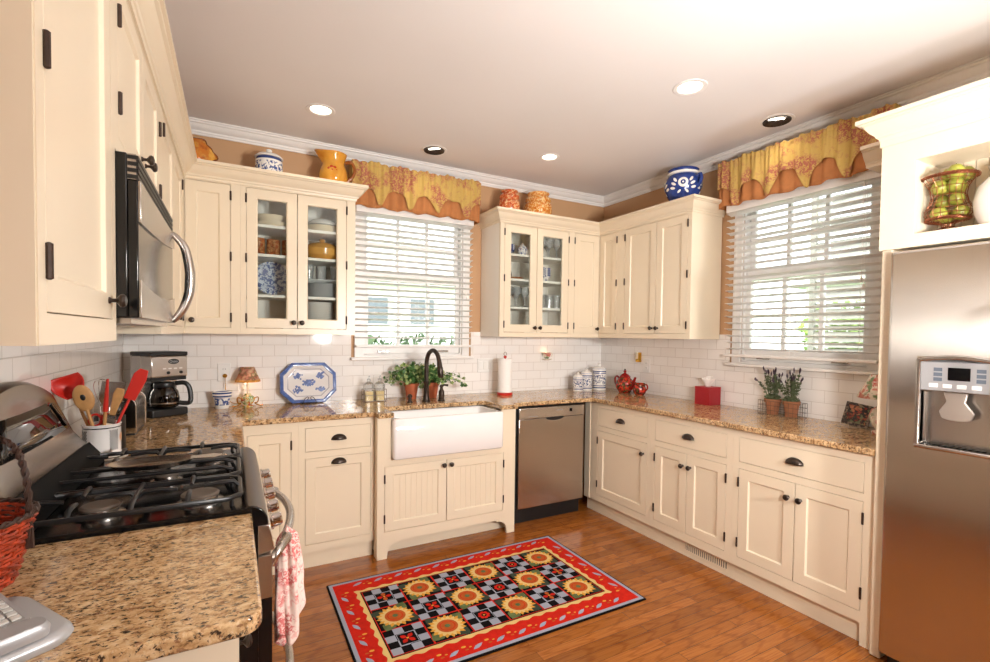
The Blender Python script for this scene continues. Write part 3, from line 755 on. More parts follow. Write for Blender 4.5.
m.box(FX+.052,FX+.056,ya,yb,za,1.2045).box(FX+.004,FX+.052,ya,ya+.003,za,1.2045).box(FX+.004,FX+.052,yb-.003,yb,za,1.2045).box(FX+.0,FX+.052,ya,yb,1.2015,1.2045).box(FX,FX+.052,ya,yb,za-.0,za+.004)
PW(root,m,'dispenser_recess',STEELP,fd)
yc=(ya+yb)/2
pd=[(yc-.032,1.20),(yc+.040,1.20),(yc+.030,1.165),(yc+.052,1.125),(yc+.046,1.105)]+[(yc+.046*cos(t),1.105-.014*sin(t)) for t in [PI*k/8 for k in range(1,8)]]+[(yc-.046,1.105),(yc-.052,1.125),(yc-.026,1.165)]
PW(root,M().prism([(a,b) for a,b in pd],FX+.010,FX+.022,'yz'),'dispenser_paddle',plain('satin_paddle',(186,176,166),.4,metal=.6),fd,bevel=.003)
m=M().box(FX-.022,FX+.05,ya-.008,yb+.008,za-.010,za+.004)
PW(root,m,'drip_tray',STEELP,fd,bevel=.004)
m=M()
for k in range(11): m.box(FX-.016,FX+.045,ya+.012+k*.0185,ya+.020+k*.0185,za+.0042,za+.0062)
PW(root,m,'tray_slots',BLACKP,fd)

# ---- microwave
MX=-3.333; MY0=-2.168; MY1=-1.402
root=thing('over_range_microwave','black and steel microwave hung over the range','microwave',(-3.52,-1.785,1.43))
PW(root,M().box(-3.714,MX-.0235,MY0,MY1,1.432,1.828),'case',BLACK,bevel=.003)
PW(root,M().box(-3.70,MX-.02,MY0+.02,MY1-.02,1.418,1.4315),'underside_plate',STEELP)
m=M()
for k in range(4): m.box(MX-.0225,MX-.001,MY0+.001,MY1-.001,1.768+k*.0155,1.777+k*.0155)
PW(root,m,'vent_louvres',BLACKP)
PW(root,M().box(MX-.023,MX-.006,MY0+.003,MY1-.003,1.766,1.827),'vent_backing',STEELP)
PW(root,M().box(MX-.023,MX-.002,MY0+.001,MY1-.001,1.432,1.7645),'door_glass',BLACK,bevel=.003)
ytop=[(lerp(MY0,MY1,t),1.664+.02*t+.03*t*t) for t in [k/10 for k in range(11)]]
PW(root,M().prism([(MY0,1.764),]+ytop+[(MY1,1.764)],MX-.0019,MX+.004,'yz'),'upper_steel_band',STEELP,bevel=.0015)
ybot=[(lerp(MY1,MY0,t),1.505+.02*(2*t-1)**2) for t in [k/10 for k in range(11)]]
PW(root,M().prism([(MY0,1.432),(MY1,1.432)]+ybot,MX-.0019,MX+.004,'yz'),'lower_steel_band',STEELP,bevel=.0015)
hy=-1.475; hp=[(MX+.002,hy,1.760),(MX+.018,hy,1.745),(MX+.042,hy,1.71),(MX+.056,hy,1.64),(MX+.058,hy,1.595),(MX+.054,hy,1.54),(MX+.036,hy,1.485),(MX+.014,hy,1.45),(MX+.002,hy,1.438)]
hc=catmull(hp,5); PW(root,M().tube(hc,[.009+.008*sin(PI*i/(len(hc)-1)) for i in range(len(hc))],12),'door_handle',STEELP)

# ---- gas range
RY0,RY1=-2.170,-1.404; RYC=-1.787
root=thing('gas_range','stainless gas range with black cast-iron grates and arched backguard','stove',(-3.38,RYC,0))
PW(root,M().box(-3.70,-3.075,RY0+.002,RY1-.002,.06,.893),'body',BLACK)
PW(root,M().box(-3.69,-3.12,RY0+.02,RY1-.02,0,.059),'plinth',BLACKP)
# cooktop with a rounded front nose
prof=[(-3.70,.894),(-3.70,.926),(-3.106,.926),(-3.098,.930)]+[(-3.098+.046*sin(t),.884+.046*cos(t)) for t in [PI/2*k/7 for k in range(1,8)]]+[(-3.052,.872),(-3.09,.872),(-3.09,.894)]
m=M().prism([(x,z) for x,z in prof],RY0,RY1,'xz'); ct=PW(root,m,'cooktop',BLACK,bevel=.002,angle=50)
m=M().prism([(-3.106,.9265),(-3.098,.9315)]+[(-3.098+.0475*sin(t),.884+.0475*cos(t)) for t in [PI/2*k/7 for k in range(1,8)]]+[(-3.0505,.8725),(-3.052,.8725)]+[(-3.098+.046*sin(t),.8835+.046*cos(t)) for t in [PI/2*k/7 for k in range(7,0,-1)]]+[(-3.098,.9295),(-3.106,.926)],RY0+.001,RY1-.001,'xz')
PW(root,m,'front_nose_trim',NOSE,angle=50)
# control apron
m=M().prism([(-3.076,.790),(-3.034,.800),(-3.046,.8715),(-3.076,.8715)],RY0+.002,RY1-.002,'xz'); ap=PW(root,m,'control_apron',STEELH,bevel=.002)
for k in range(5):
    y=RYC+(-.26+.13*k); kk=M().lathe([(.026,0),(.026,.006),(.021,.009),(.020,.028),(.016,.033),(.0001,.034)],(0,0,0),20)
    kk.xf(Matrix.Translation((-3.0385,y,.838))@Matrix.Rotation(math.radians(80),4,'Y')); PW(root,kk,'burner_knob',CHROME,ap)
# oven door, window, handle
od=PW(root,M().box(-3.0745,-3.041,RY0+.003,RY1-.003,.315,.786),'oven_door',STEELH,bevel=.004)
PW(root,M().box(-3.042,-3.038,RY0+.10,RY1-.10,.40,.68),'oven_window',BLACK,od)
def bow(z,x0,bowx): return catmull([(x0,RY0+.07,z-.045),(x0+.02,RY0+.075,z-.012),(x0+.05,RY0+.13,z)]+[(x0+.05+bowx*sin(PI*t),lerp(RY0+.16,RY1-.16,t),z+.004*sin(PI*t)) for t in (.0,.25,.5,.75,1.)]+[(x0+.05,RY1-.13,z),(x0+.02,RY1-.075,z-.012),(x0,RY1-.07,z-.045)],5)
PW(root,M().tube(bow(.775,-3.040,.030),.0135,12),'oven_handle',STEELP,od)
dr=PW(root,M().box(-3.0745,-3.041,RY0+.003,RY1-.003,.075,.310),'warming_drawer',STEELH,bevel=.004)
PW(root,M().tube(bow(.265,-3.040,.030),.0135,12),'drawer_handle',STEELP,dr)
PW(root,M().box(-3.0749,-3.0405,RY0,RY0+.0028,.075,.66).box(-3.0749,-3.0405,RY0,RY0+.0028,.66,.668),'door_side_trim',BLACK)
PW(root,M().box(-3.0749,-3.0402,RY0-.0002,RY0+.0028,.669,.785),'door_end_cap',STEELH,od)
# backguard
def zt(y):
    d=abs(y-RYC)/.383; z=1.252-.10*d*d
    if d>.80: z-= .17*((d-.80)/.20)**2
    return z
m=M(); st=[lerp(RY0+.002,RY1-.002,k/28) for k in range(29)]; n=8; b0=0
for y in st:
    t=zt(y)
    for x,z in ((-3.712,.9265),(-3.712,t-.006),(-3.700,t),(-3.682,t),(-3.665,t-.010),(lerp(-3.665,-3.575,.5),lerp(t-.010,.945,.5)),(-3.5905,min(1.0,t-.03)),(-3.5905,.9265)): m.v.append((x,y,z))
for i in range(28):
    for j in range(n): m.f.append([i*n+j,i*n+(j+1)%n,(i+1)*n+(j+1)%n,(i+1)*n+j]); m.m.append(0)
m.f.append(list(range(n))); m.f.append([28*n+j for j in range(n)][::-1]); m.m+=[0,0]
PW(root,m,'backguard',DSTEEL,angle=40)
PW(root,M().prism([(-3.59,.9268),(-3.545,.9268),(-3.55,.95),(-3.588,1.0),(-3.59,1.0)],RY0+.003,RY1-.003,'xz'),'backguard_base',plain('matte_black',(9,9,9),.65,spec=.15),bevel=.003)
def guard_x(y,z): t=zt(y); return lerp(-3.575,-3.665,(z-.945)/(t-.010-.945))
pq=[(-2.03,1.075),(-1.545,1.075),(-1.60,1.168),(-1.975,1.168)]
m=M(); seg=12
def gp(u,v):
    y=lerp(lerp(-2.05,-1.525,u),lerp(-1.975,-1.60,u),v); z=lerp(1.075,1.17,v)
    return (guard_x(y,z)+.002,y,z)
m.grid(gp,12,3); PW(root,m,'display_panel',plain('smoked_mirror_glass',(20,19,18),.03,spec=1.0),solid=.003,normals=False)
def gb(u,v):
    y=lerp(-1.565,-1.535,v)-.075*(u) ; z=lerp(1.095,1.165,u); return (guard_x(y,z)+.004,y,z)
m=M()
for off in (0,.016):
    m.tube([(guard_x(-1.52-off,1.085)+.005,-1.52-off,1.085),(guard_x(-1.585-off,1.165)+.005,-1.585-off,1.165)],.003,6)
PW(root,m,'panel_trim_bars',CHROME)
# burners
CAPM=plain('burner_cap_enamel',(96,84,74),.5)
def burner(x,y,r):
    bn=PW(root,M().lathe([(r*1.25,.9262),(r*1.25,.930),(r*.95,.934),(r*.92,.944),(.001,.944)],(x,y,0),24),'burner_base',STEELP)
    PW(root,M().lathe([(r,.9445),(r*1.02,.950),(r*.9,.954),(.001,.955)],(x,y,0),24),'burner_cap',CAPM,bn)
burner(-3.435,-2.055,.042); burner(-3.215,-2.055,.046); burner(-3.435,-1.52,.036); burner(-3.215,-1.52,.050)
burner(-3.32,RYC,.034)
# grates: three frames with fingers
GZ=.966
def grate(y0,y1,kind):
    m=M(); x0,x1=-3.60,-3.118; r=.0062
    fr=[(x0+.03,y0),(x1-.03,y0),(x1,y0+.03),(x1,y1-.03),(x1-.03,y1),(x0+.03,y1),(x0,y1-.03),(x0,y0+.03)]
    m.tube([(x,y,GZ-.014) for x,y in fr],.0072,6,closed=True)
    xm=(x0+x1)/2; ym=(y0+y1)/2
    m.tube([(xm,y0,GZ-.012),(xm,y0+.02,GZ-.001),(xm,y1-.02,GZ-.001),(xm,y1,GZ-.012)],r,6)
    for bx in ((x0+xm)/2,(xm+x1)/2):
        for a in (45,135,225,315) if kind else (0,90,180,270):
            dx,dy=cos(math.radians(a)),sin(math.radians(a))
            R=.095; e=(bx+dx*R,ym+dy*min(R,(y1-y0)/2))
            if a in (90,270): e=(bx,y1 if a==90 else y0)
            if a==0: e=(xm if bx<xm else x1,ym)
            if a==180: e=(x0 if bx<xm else xm,ym)
            m.tube([(e[0],e[1],GZ-.014),(lerp(e[0],bx,.12),lerp(e[1],ym,.12),GZ+.002),(lerp(e[0],bx,.4),lerp(e[1],ym,.4),GZ+.003),(lerp(e[0],bx,.74),lerp(e[1],ym,.74),GZ-.002)],[.0055,.0068,.0065,.005],6)
    for px,py in ((x0+.02,y0+.02),(x1-.02,y0+.02),(x1-.02,y1-.02),(x0+.02,y1-.02)): m.tube([(px,py,.9265),(px,py,GZ-.012)],.0065,6)
    PW(root,m,'cast_iron_grate',IRON,angle=60)
grate(-2.150,-1.925,0); grate(-1.649,-1.424,0)
m=M(); m.tube([(x,y,GZ-.014) for x,y in [(-3.57,-1.908),(-3.148,-1.908),(-3.118,-1.88),(-3.118,-1.694),(-3.148,-1.666),(-3.57,-1.666),(-3.60,-1.694),(-3.60,-1.88)]],.0072,6,closed=True)
for px in (-3.58,-3.155):
    for py in (-1.89,-1.684): m.tube([(px,py,.9265),(px,py,GZ-.012)],.0065,6)
for y in (-1.84,-1.734): m.tube([(-3.60,y,GZ-.012),(-3.57,y,GZ),(-3.165,y,GZ),(-3.135,y,GZ-.012)],.006,6)
PW(root,m,'cast_iron_grate',IRON,angle=60)
# ================================================================== BLINDS AND VALANCES (local x to the right seen from the room)
def blind(label,rz,x0,x1,zb,pull):
    root=thing('venetian_blind',label,'blind',(0,0,0),rz); yc=-.062
    root.location=(0,0,0)
    z=2.262; m=M(); k=0; pitch=.0445; th=math.radians(-12); hw=.025
    zs=[]
    while z>zb+.035: zs.append(z); z-=pitch
    for z in zs:
        c_,s_=cos(th),sin(th)
        pts=[(-hw,-.0),(-hw*.5,.0022),(0,.003),(hw*.5,.0022),(hw,0),(hw,-.0022),(0,.0008),(-hw,-.0022)]
        pr=[(yc+a*c_-b*s_, z+a*s_+b*c_) for a,b in pts]
        m.prism(pr,x0,x1,'yz')
    m.build('slats',SLAT,root)
    M().box(x0-.004,x1+.004,yc-.028,yc+.028,2.275,2.335).build('headrail',WHITE_TRIM,root,bevel=.004)
    M().box(x0,x1,yc-.026,yc+.026,zb,zb+.018).build('bottom_rail',WHITE_TRIM,root,bevel=.004)
    m=M()
    for f in (.09,.5,.91):
        x=lerp(x0,x1,f)
        for y in (yc-.0265,yc+.0265): m.tube([(x,y,zb+.01),(x,y,2.28)],.0012,5)
    m.build('ladder_cord',WHITE,root)
    m=M()
    for dx in (0,.012): m.tube([(pull+dx,yc-.036,2.29),(pull+dx,yc-.037,1.75-dx*3)],.0013,5); m.lathe([(.001,0),(.006,-.012),(.007,-.03),(.001,-.034)],(pull+dx,yc-.037,1.75-dx*3),10)
    m.build('pull_cord',WHITE,root)
SLAT=plain('white_slat_paint',(238,236,232),.4,var=.01)
blind('white wooden slatted blind at the window above the sink',0,-2.355,-1.43,1.30,-1.50)
blind('white wooden slatted blind at the right-hand window beside the refrigerator',-PI/2,1.392,2.318,1.270,2.24)
def valance(label,rz,x0,x1,pts,ztop,zarc,zpt,zund,ret):
    root=thing('window_valance',label,'valance',(0,0,0),rz); Y=-.135
    L=x1-x0
    def fold(x,v): return .011*sin(2*PI*x/.083+1.2*sin(x*9))*(.45+.75*v)+.006*sin(2*PI*x/.031)*(1-v)*1.0+.004*sin(23*x)
    def hem(x):
        b=max(math.exp(-((x-p)/.043)**2) for p in pts); return zarc-(zarc-zpt)*min(1,b*1.04)
    def topz(x): return ztop+.006*sin(2*PI*x/.19)+.005*sin(2*PI*x/.053)
    def fn(u,v):
        s=u*(L+2*ret)
        if s<ret: x=x0; y=lerp(-.004,Y,s/ret)
        elif s>ret+L: x=x1; y=lerp(Y,-.004,(s-ret-L)/ret)
        else: x=x0+s-ret; y=Y+fold(x,v)*min(1,min(x-x0,x1-x)/.03)
        zz=lerp(topz(x),hem(x),v)
        if .12<v<.17: y+=.004 if ret<s<ret+L else 0
        return (x,y,zz)
    m=M().grid(fn,220,26); m.build('toile_layer',TOILE,root,solid=.002,normals=False,angle=80)
    def fu(u,v):
        s=u*(L+2*ret-.02)
        r=ret-.01
        if s<r: x=x0+.004; y=lerp(-.004,Y+.014,s/r)
        elif s>r+L: x=x1-.004; y=lerp(Y+.014,-.004,(s-r-L)/r)
        else: x=lerp(x0+.004,x1-.004,(s-r)/L); y=Y+.016+.8*fold(x,.8)*min(1,min(x-x0,x1-x)/.03)
        return (x,y,lerp(zarc+.05,zund+.007*sin(2*PI*x/.17),v))
    M().grid(fu,160,6).build('terracotta_underlayer',TERRAF,root,solid=.002,normals=False,angle=80)
    M().tube([(x0+.004,-.10,ztop-.03),(x1-.004,-.10,ztop-.03)],.010,8).build('curtain_rod',WHITE_TRIM,root)
valance('yellow and red toile valance with terracotta scalloped underlayer over the sink window',0,-2.397,-1.39,[-2.198,-1.973,-1.757,-1.513],2.622,2.437,2.326,2.308,.127)
valance('yellow and red toile valance with terracotta underlayer over the right-hand window',-PI/2,1.345,2.386,[1.484,1.709,1.949,2.165],2.622,2.442,2.305,2.312,.127)

# ================================================================== OUTSIDE
GRASS=plain('lawn_grass',(112,140,70),.9,var=.3,scale=3); SIDING=plain('white_siding',(238,238,236),.6,var=.02); ROOFM=plain('pale_roof_shingle',(214,212,210),.8,var=.2,scale=9)
DARKW=plain('dark_window_glass',(96,104,112),.1); HEDGE=plain('hedge_leaf',(60,84,44),.6,var=.5,scale=6); FOL=plain('tree_leaf',(120,150,60),.6,var=.4,scale=4); BARK=plain('tree_bark',(96,80,64),.9,var=.3,scale=9)
GREYS=plain('grey_shutter',(150,147,138),.6,var=.1)
o=M().box(-40,45,.4,45,-.75,-.6).box(.4,45,-40,.4,-.75,-.6).build('lawn',GRASS); o['kind']='structure'
def house(name,label,loc,rz,w,d,h,wins,shut=True):
    r=thing(name,label,'house',loc,rz)
    M().box(0,w,0,d,0,h).build('wall',SIDING,r)
    M().prism([(-.4,h),(w+.4,h),(w/2,h+2.6)],-.4,d+.4,'xz').build('roof',ROOFM,r)
    for x,z,ww,hh in wins:
        f=M().box(x-.08,x+ww+.08,-.05,-.001,z-.08,z+hh+.08).build('window',WHITE_TRIM,r)
        M().box(x,x+ww,-.06,-.051,z,z+hh).build('pane',DARKW,f)
house('neighbour_house','white clapboard house with dark windows seen through the sink window',(-5.2,13,-.6),0,11,7,3.7,[(.8,2.35,.9,.9),(2.4,2.35,.9,.9),(4.2,2.35,.9,.9),(5.9,2.35,.9,.9),(7.6,2.35,.9,.9),(9.4,2.35,.9,.9)])
house('neighbour_house','white house with a dark window seen through the right-hand window',(12.5,5.0,-.6),-PI/2,9,6,3.6,[(1.0,.5,1.6,1.2),(4.2,.6,1.8,1.2),(6.9,1.2,.9,1.5)])
# grey slatted porch screen close outside the right window
r=thing('louvred_screen','tall grey louvred shutter screen just outside the right-hand window','screen',(2.6,-.50,-.6),-PI/2)
m=M()
for k in range(58): m.prism([(0,.05+k*.062),(.03,.10+k*.062),(.036,.10+k*.062),(.006,.05+k*.062)],.05,1.35,'yz')
m.build('louvres',GREYS,r); M().box(0,.05,-.01,.05,0,3.7).box(1.35,1.4,-.01,.05,0,3.7).box(.65,.70,-.01,.05,0,3.7).build('posts_frame',GREYS,r)
def leafball(m,c,R,n,s,rng,flat=1.):
    for _ in range(n):
        v=Vector((rng.gauss(0,1),rng.gauss(0,1),rng.gauss(0,1))).normalized()*R*(rng.random()**.4)
        p=Vector(c)+Vector((v.x,v.y,v.z*flat)); a=Vector((rng.gauss(0,1),rng.gauss(0,1),rng.gauss(0,1))).normalized(); b=a.orthogonal().normalized()
        k=s*(.6+.8*rng.random())
        m.poly([p-a*k,p+b*k*.5,p+a*k,p-b*k*.5])
rng=random.Random(3)
m=M()
for k in range(16): leafball(m,(-4.6+.5*k,4.6,.80+.12*rng.random()),.55,260,.08,rng,1.0); leafball(m,(-4.6+.5*k,4.6,.1),.5,120,.1,rng,1.0)
o=solo(m,'clipped_hedge',HEDGE,'dark green clipped hedge outside the window above the sink','hedge',(-1.,4.6,-.6)); 
r=thing('garden_tree','pale green leafy tree seen through the left part of the right-hand window','tree',(9.0,1.6,-.6))
M().tube([(0,0,0),(.05,.02,1.2),(0,.1,2.2)],[.12,.09,.06],8).build('trunk',BARK,r)
m=M()
for k in range(7): leafball(m,(rng.uniform(-.7,.7),rng.uniform(-.7,.7),2.0+rng.uniform(-.4,1.0)),.7,330,.11,rng)
m.build('foliage',FOL,r)

# ================================================================== ON TOP OF THE CABINETS
ZT=2.3715
def rnd(prof,c,name,mat,parent=None,n=28,**k):
    m=M().lathe(prof,c,n)
    return m
def jar(name,label,cat,loc,mat,prof,lid=None,lidmat=None,extra=None,group=None):
    r=thing(name,label,cat,loc,0,group); M().lathe(prof,(0,0,0),32).build('jar_body',mat,r,angle=50)
    if lid: M().lathe(lid,(0,0,0),32).build('lid',lidmat or mat,r,angle=50)
    if extra: extra(r)
    return r
def bands(name,zs,base=(240,236,230),c=(52,70,126),pat=(70,90,146),scale=40,z0=0,z1=9,th=.53):
    """white glaze with blue rings at object heights and a blue pattern between z0 and z1"""
    n=N(name); v=n.coord('Object'); sp=n.new('ShaderNodeSeparateXYZ'); n.l(v,sp.inputs[0]); z=sp.outputs[2]
    t=n.noise(v,scale,2,.5,.8); f=n.ramp(t.outputs['Fac'],[(th-.03,(0,0,0)),(th+.03,(255,255,255))])
    inside=n.math('MULTIPLY',n.math('GREATER_THAN',z,z0),n.math('LESS_THAN',z,z1))
    colr=n.mix(n.math('MULTIPLY',f,inside),lin(base),lin(pat))
    for a,b in zs:
        g=n.math('MULTIPLY',n.math('GREATER_THAN',z,a),n.math('LESS_THAN',z,b)); colr=n.mix(g,colr,lin(c))
    return n.bsdf(colr,.12,coat=.2)
BJ=bands('blue_banded_jar_glaze',[(.112,.130)],z0=.03,z1=.10,scale=62)
jar('lidded_jar','white lidded jar with blue band standing on top of the plate cabinet','jar',(-2.93,-.20,ZT),BJ,[(.0001,0),(.062,0),(.075,.02),(.08,.06),(.08,.11),(.074,.128),(.0735,.13)],[(.083,.131),(.084,.136),(.070,.150),(.035,.160),(.014,.163),(.012,.170),(.019,.178),(.016,.187),(.0001,.189)],CERAM)
def ptch(r):
    M().tube(catmull([(.075,0,.185),(.115,0,.19),(.138,0,.15),(.125,0,.095),(.085,0,.055)],6),.011,10).build('handle',plain('brown_glaze',(150,84,32),.15),r)
    m=M()
    for k in range(7):
        a=2*PI*k/7; m.ball((.0+.022*cos(a),-.083+.002,.105+.022*sin(a)),(.013,.006,.013),8,6)
    m.ball((0,-.085,.105),(.012,.006,.012),8,6); m.build('flower_relief',plain('red_flower_glaze',(200,60,26),.2,var=.2),r)
pr=thing('ceramic_pitcher','amber ceramic pitcher with red flower beside the left window valance','pitcher',(-2.535,-.19,ZT),-.25)
m=M()
def pf(u,v):
    a=2*PI*u; z=.235*v; R=lerp(.062,.062,v)+.028*sin(PI*min(1,v*1.35))**1.0*(1 if v<.74 else 1)
    if v>.7: R=.0665+.02*((v-.7)/.3)**1.5
    sp=max(0,cos(a-PI))**6*.035*max(0,(v-.72)/.28); return ((R+sp)*cos(a),(R)*sin(a),z+.02*max(0,cos(a-PI))**3*max(0,(v-.8)/.2))
m.grid(pf,36,18,closed_u=True); m.f.append([i for i in range(36)][::-1]); m.m.append(0); m.build('pitcher_body',PITCH,pr,normals=False,solid=.004,angle=60); ptch(pr)
lr=thing('leaf_dish','yellow and brown scalloped ceramic leaf dish in the dark corner above the cabinets','dish',(-3.335,-.17,ZT))
def lf(u,v):
    a=2*PI*u; R=v*(1+.10*cos(5*a)+.05*cos(11*a)); x=.105*R*cos(a); z=.105+.095*R*sin(a); return (x,.05*(x*x+(z-.105)**2)/.011-.03+(.02*(z/.2)),max(.001,z))
m=M().grid(lf,60,8,closed_u=True); m.build('dish',blotch('leaf_dish_glaze',(226,168,70),[(170,84,34),(206,120,40)],18,.15,.52,.08),lr,solid=.006,normals=False)
m=M().tube([(lf(u/60,1)[0],lf(u/60,1)[1],lf(u/60,1)[2]) for u in range(60)],.005,6,closed=True); m.build('brown_rim',plain('brown_rim_glaze',(116,60,26),.2),lr)
def pot(w,h):
    p=[(.0001,0),(w*.72,0),(w*.92,h*.12),(w*.99,h*.3),(w,h*.46),(w*.95,h*.56),(w*.84,h*.63),(w*.93,h*.70),(w*.92,h*.78),(w*.74,h*.86),(w*.70,h*.91),(w*.80,h*.98),(w*.78,h),(w*.70,h),(w*.66,h*.9),(.0001,h*.88)]
    return p
jar('sponged_pot','rust-red sponged ceramic pot above the stemware cabinet, the smaller of two','pot',(-1.165,-.20,ZT),SPATR,pot(.088,.195),group='sponged pots above the stemware cabinet')
jar('sponged_pot','orange sponged ceramic pot above the stemware cabinet, the wider of two','pot',(-.885,-.20,ZT),SPATO,pot(.118,.215),group='sponged pots above the stemware cabinet')
def bowlx(r):
    for s in (-1,1):
        M().tube(catmull([(0,s*.118,.185),(0,s*.150,.20),(0,s*.158,.165),(0,s*.135,.125),(0,s*.11,.115)],6),.013,8).build('handle',BLUE,r)
    m=M()
    def R(z): 
        pr=[(.08,.02),(.110,.07),(.131,.13),(.134,.165),(.118,.205)]
        for (r0,z0),(r1,z1) in zip(pr,pr[1:]):
            if z0<=z<=z1: return lerp(r0,r1,(z-z0)/(z1-z0))
        return .118
    def blob(a0,ds,z0,rx,rz,rot=0,off=.0015,mat=0):
        def fn(u,v):
            t=2*PI*u; p,q_=rx*v*cos(t),rz*v*sin(t); s_=ds+p*cos(rot)-q_*sin(rot); z=z0+p*sin(rot)+q_*cos(rot); rr=R(z)+off; return (rr*cos(a0+s_/.13),rr*sin(a0+s_/.13),z)
        m.grid(fn,18,4,closed_u=True,mat=mat)
    for a0 in (3.85,3.85+1.6,3.85-1.6,3.85+PI):
        blob(a0,0,.145,.034,.034); blob(a0,0,.145,.017,.017,off=.0025,mat=1); blob(a0,0,.145,.006,.006,off=.0035)
        for sg in (-1,1):
            for k in range(3): blob(a0,sg*(.056+.011*k),.168-.028*k,.020,.009,rot=sg*(.9-.35*k))
            blob(a0,sg*.030,.085,.016,.008,rot=sg*-.6)
    m.build('white_flower_relief',[CERAM,BLUE],r,normals=False)
    M().lathe([(.102,.222),(.112,.226),(.112,.240),(.104,.244)],(0,0,0),32).build('white_neck_band',CERAM,r)
jar('blue_ginger_pot','cobalt blue pot with white flowers and two handles on the right cabinets','pot',(-.20,-1.105,ZT),BLUE,[(.0001,0),(.075,0),(.08,.02),(.110,.07),(.131,.13),(.134,.165),(.118,.205),(.100,.222),(.098,.244),(.110,.262),(.104,.266),(.09,.262),(.088,.23),(.0001,.22)],extra=bowlx)

# ================================================================== INSIDE THE GLASS CABINETS
def dishes(label,cat,name,loc,mat,prof,n=1,step=0,group=None,parts=None):
    for k in range(n):
        o=solo(M().lathe(prof,(loc[0],loc[1],loc[2]+k*step),28),name,mat,label[k] if isinstance(label,list) else label,cat,(loc[0],loc[1],loc[2]+k*step),group,angle=50)
    return o
PL=[(.0001,.002),(.06,.002),(.07,0),(.075,.002),(.105,.016),(.108,.019),(.104,.0185),(.075,.006),(.0001,.006)]
def plate(r): k=r/.108; return [(a*k,z*k) for a,z in PL]
IV=plain('ivory_glaze',(236,222,196),.15,var=.03); YD=plain('mustard_glaze',(214,158,78),.18,var=.12,scale=14)
e=.0012
dishes(['ivory dinner plate, lower of two on the top left shelf of the plate cabinet','ivory serving bowl on a plate on the top left shelf of the plate cabinet'][0],'plate','dinner_plate',(-2.915,-.19,2.065+e),IV,plate(.125))
dishes('ivory serving bowl stacked on a plate, top left shelf of the plate cabinet','bowl','serving_bowl',(-2.915,-.19,2.0885+e),IV,[(.0001,0),(.05,0),(.055,.004),(.10,.028),(.112,.045),(.108,.045),(.095,.03),(.05,.008),(.0001,.008)])
for k,x in enumerate((-2.995,-2.905,-2.815)):
    jar('brown_mug',['brown patterned mug at the left of three on the plate cabinet shelf','brown patterned mug in the middle of three on the plate cabinet shelf','brown patterned mug at the right of three on the plate cabinet shelf'][k],'mug',(x,-.215+.02*(k%2),1.885+e),BROWNBW,[(.0001,0),(.036,0),(.041,.006),(.041,.105),(.038,.105),(.037,.01),(.0001,.01)],extra=lambda r:M().tube(catmull([(0,-.038,.085),(0,-.062,.08),(0,-.064,.045),(0,-.038,.028)],5),.005,8).build('handle',BROWNBW,r),group='brown patterned mugs in the plate cabinet')
pm=Matrix.Translation((-2.91,-.135,1.636+.138))@Matrix.Rotation(math.radians(78),4,'X')
PB=bands('blue_rim_plate',[],z0=-9,z1=9,scale=60,base=(214,220,230),pat=(96,114,160),th=.5)
r=thing('blue_plate','round blue and white plate standing upright in the plate cabinet','plate',(-2.91,-.135,1.638)); m=M().lathe(plate(.112),(0,0,0),36); m.xf(Matrix.Translation((0,0,.112))@Matrix.Rotation(math.radians(78),4,'X')); m.build('plate',PB,r)
m=M()
for k in range(26):
    a=2*PI*k/26; m.ball((.106*cos(a),.106*sin(a),.020),(.0062,.0062,.004),6,5)
m.xf(Matrix.Translation((0,0,.112))@Matrix.Rotation(math.radians(78),4,'X')); m.build('beaded_rim',CERAM,r)
for k in range(4):
    dishes('mustard-rimmed plate in a low stack at the bottom left of the plate cabinet','plate','salad_plate',(-2.93,-.18,1.4198+k*.0095),YD,plate(.105),group='mustard plates at the bottom of the plate cabinet')
for k in range(3):
    dishes('ivory plate in a small stack on the top right shelf of the plate cabinet','plate','dinner_plate',(-2.60,-.185,2.0662+k*.0105),IV,plate(.115),group='ivory plates on the top right shelf')
dishes('white soup bowl upside down on ivory plates, top right of plate cabinet','bowl','soup_bowl',(-2.60,-.185,2.1165),CERAM,[(.104,0),(.10,.012),(.075,.034),(.045,.042),(.0001,.042)])
r=thing('lidded_casserole','mustard yellow lidded casserole in the plate cabinet','casserole',(-2.605,-.19,1.885+e))
M().lathe([(.0001,0),(.085,0),(.115,.03),(.122,.07),(.118,.072),(.1,.03),(.0001,.01)],(0,0,0),32).build('pot',YD,r); M().lathe([(.123,.0725),(.118,.08),(.085,.105),(.04,.118),(.016,.12),(.014,.126),(.022,.134),(.014,.142),(.0001,.143)],(0,0,0),32).build('lid',YD,r)
WR=plain('white_wire_coating',(236,236,234),.4)
r=thing('wire_rack','white wire shelf rack in the lower right of the plate cabinet','rack',(-2.605,-.19,1.636))
m=M()
for k in range(12): m.tube([(-.13,-.11+k*.02,.112),(.13,-.11+k*.02,.112)],.002,5)
for sx in (-.13,.13):
    m.tube([(sx,-.11,.001),(sx,-.11,.112),(sx,.11,.112),(sx,.11,.001)],.003,6)
m.build('rack',WR,r)
TUM=[(.0001,.004),(.026,.004),(.033,.095),(.0345,.095),(.029,0),(.0001,0)]
for k,(x,y) in enumerate([(-2.70,-.25),(-2.615,-.20),(-2.53,-.25)]):
    dishes('clear glass tumbler standing on the wire rack in the plate cabinet','glass','tumbler',(x,y,1.7515),GLASSW,TUM,group='tumblers on the wire rack')
for k in range(8):
    dishes('clear glass plate stacked under the wire rack in the plate cabinet','plate','glass_plate',(-2.605,-.19,1.6365+k*.0105),GLASSM,plate(.105),group='glass plates under the wire rack')
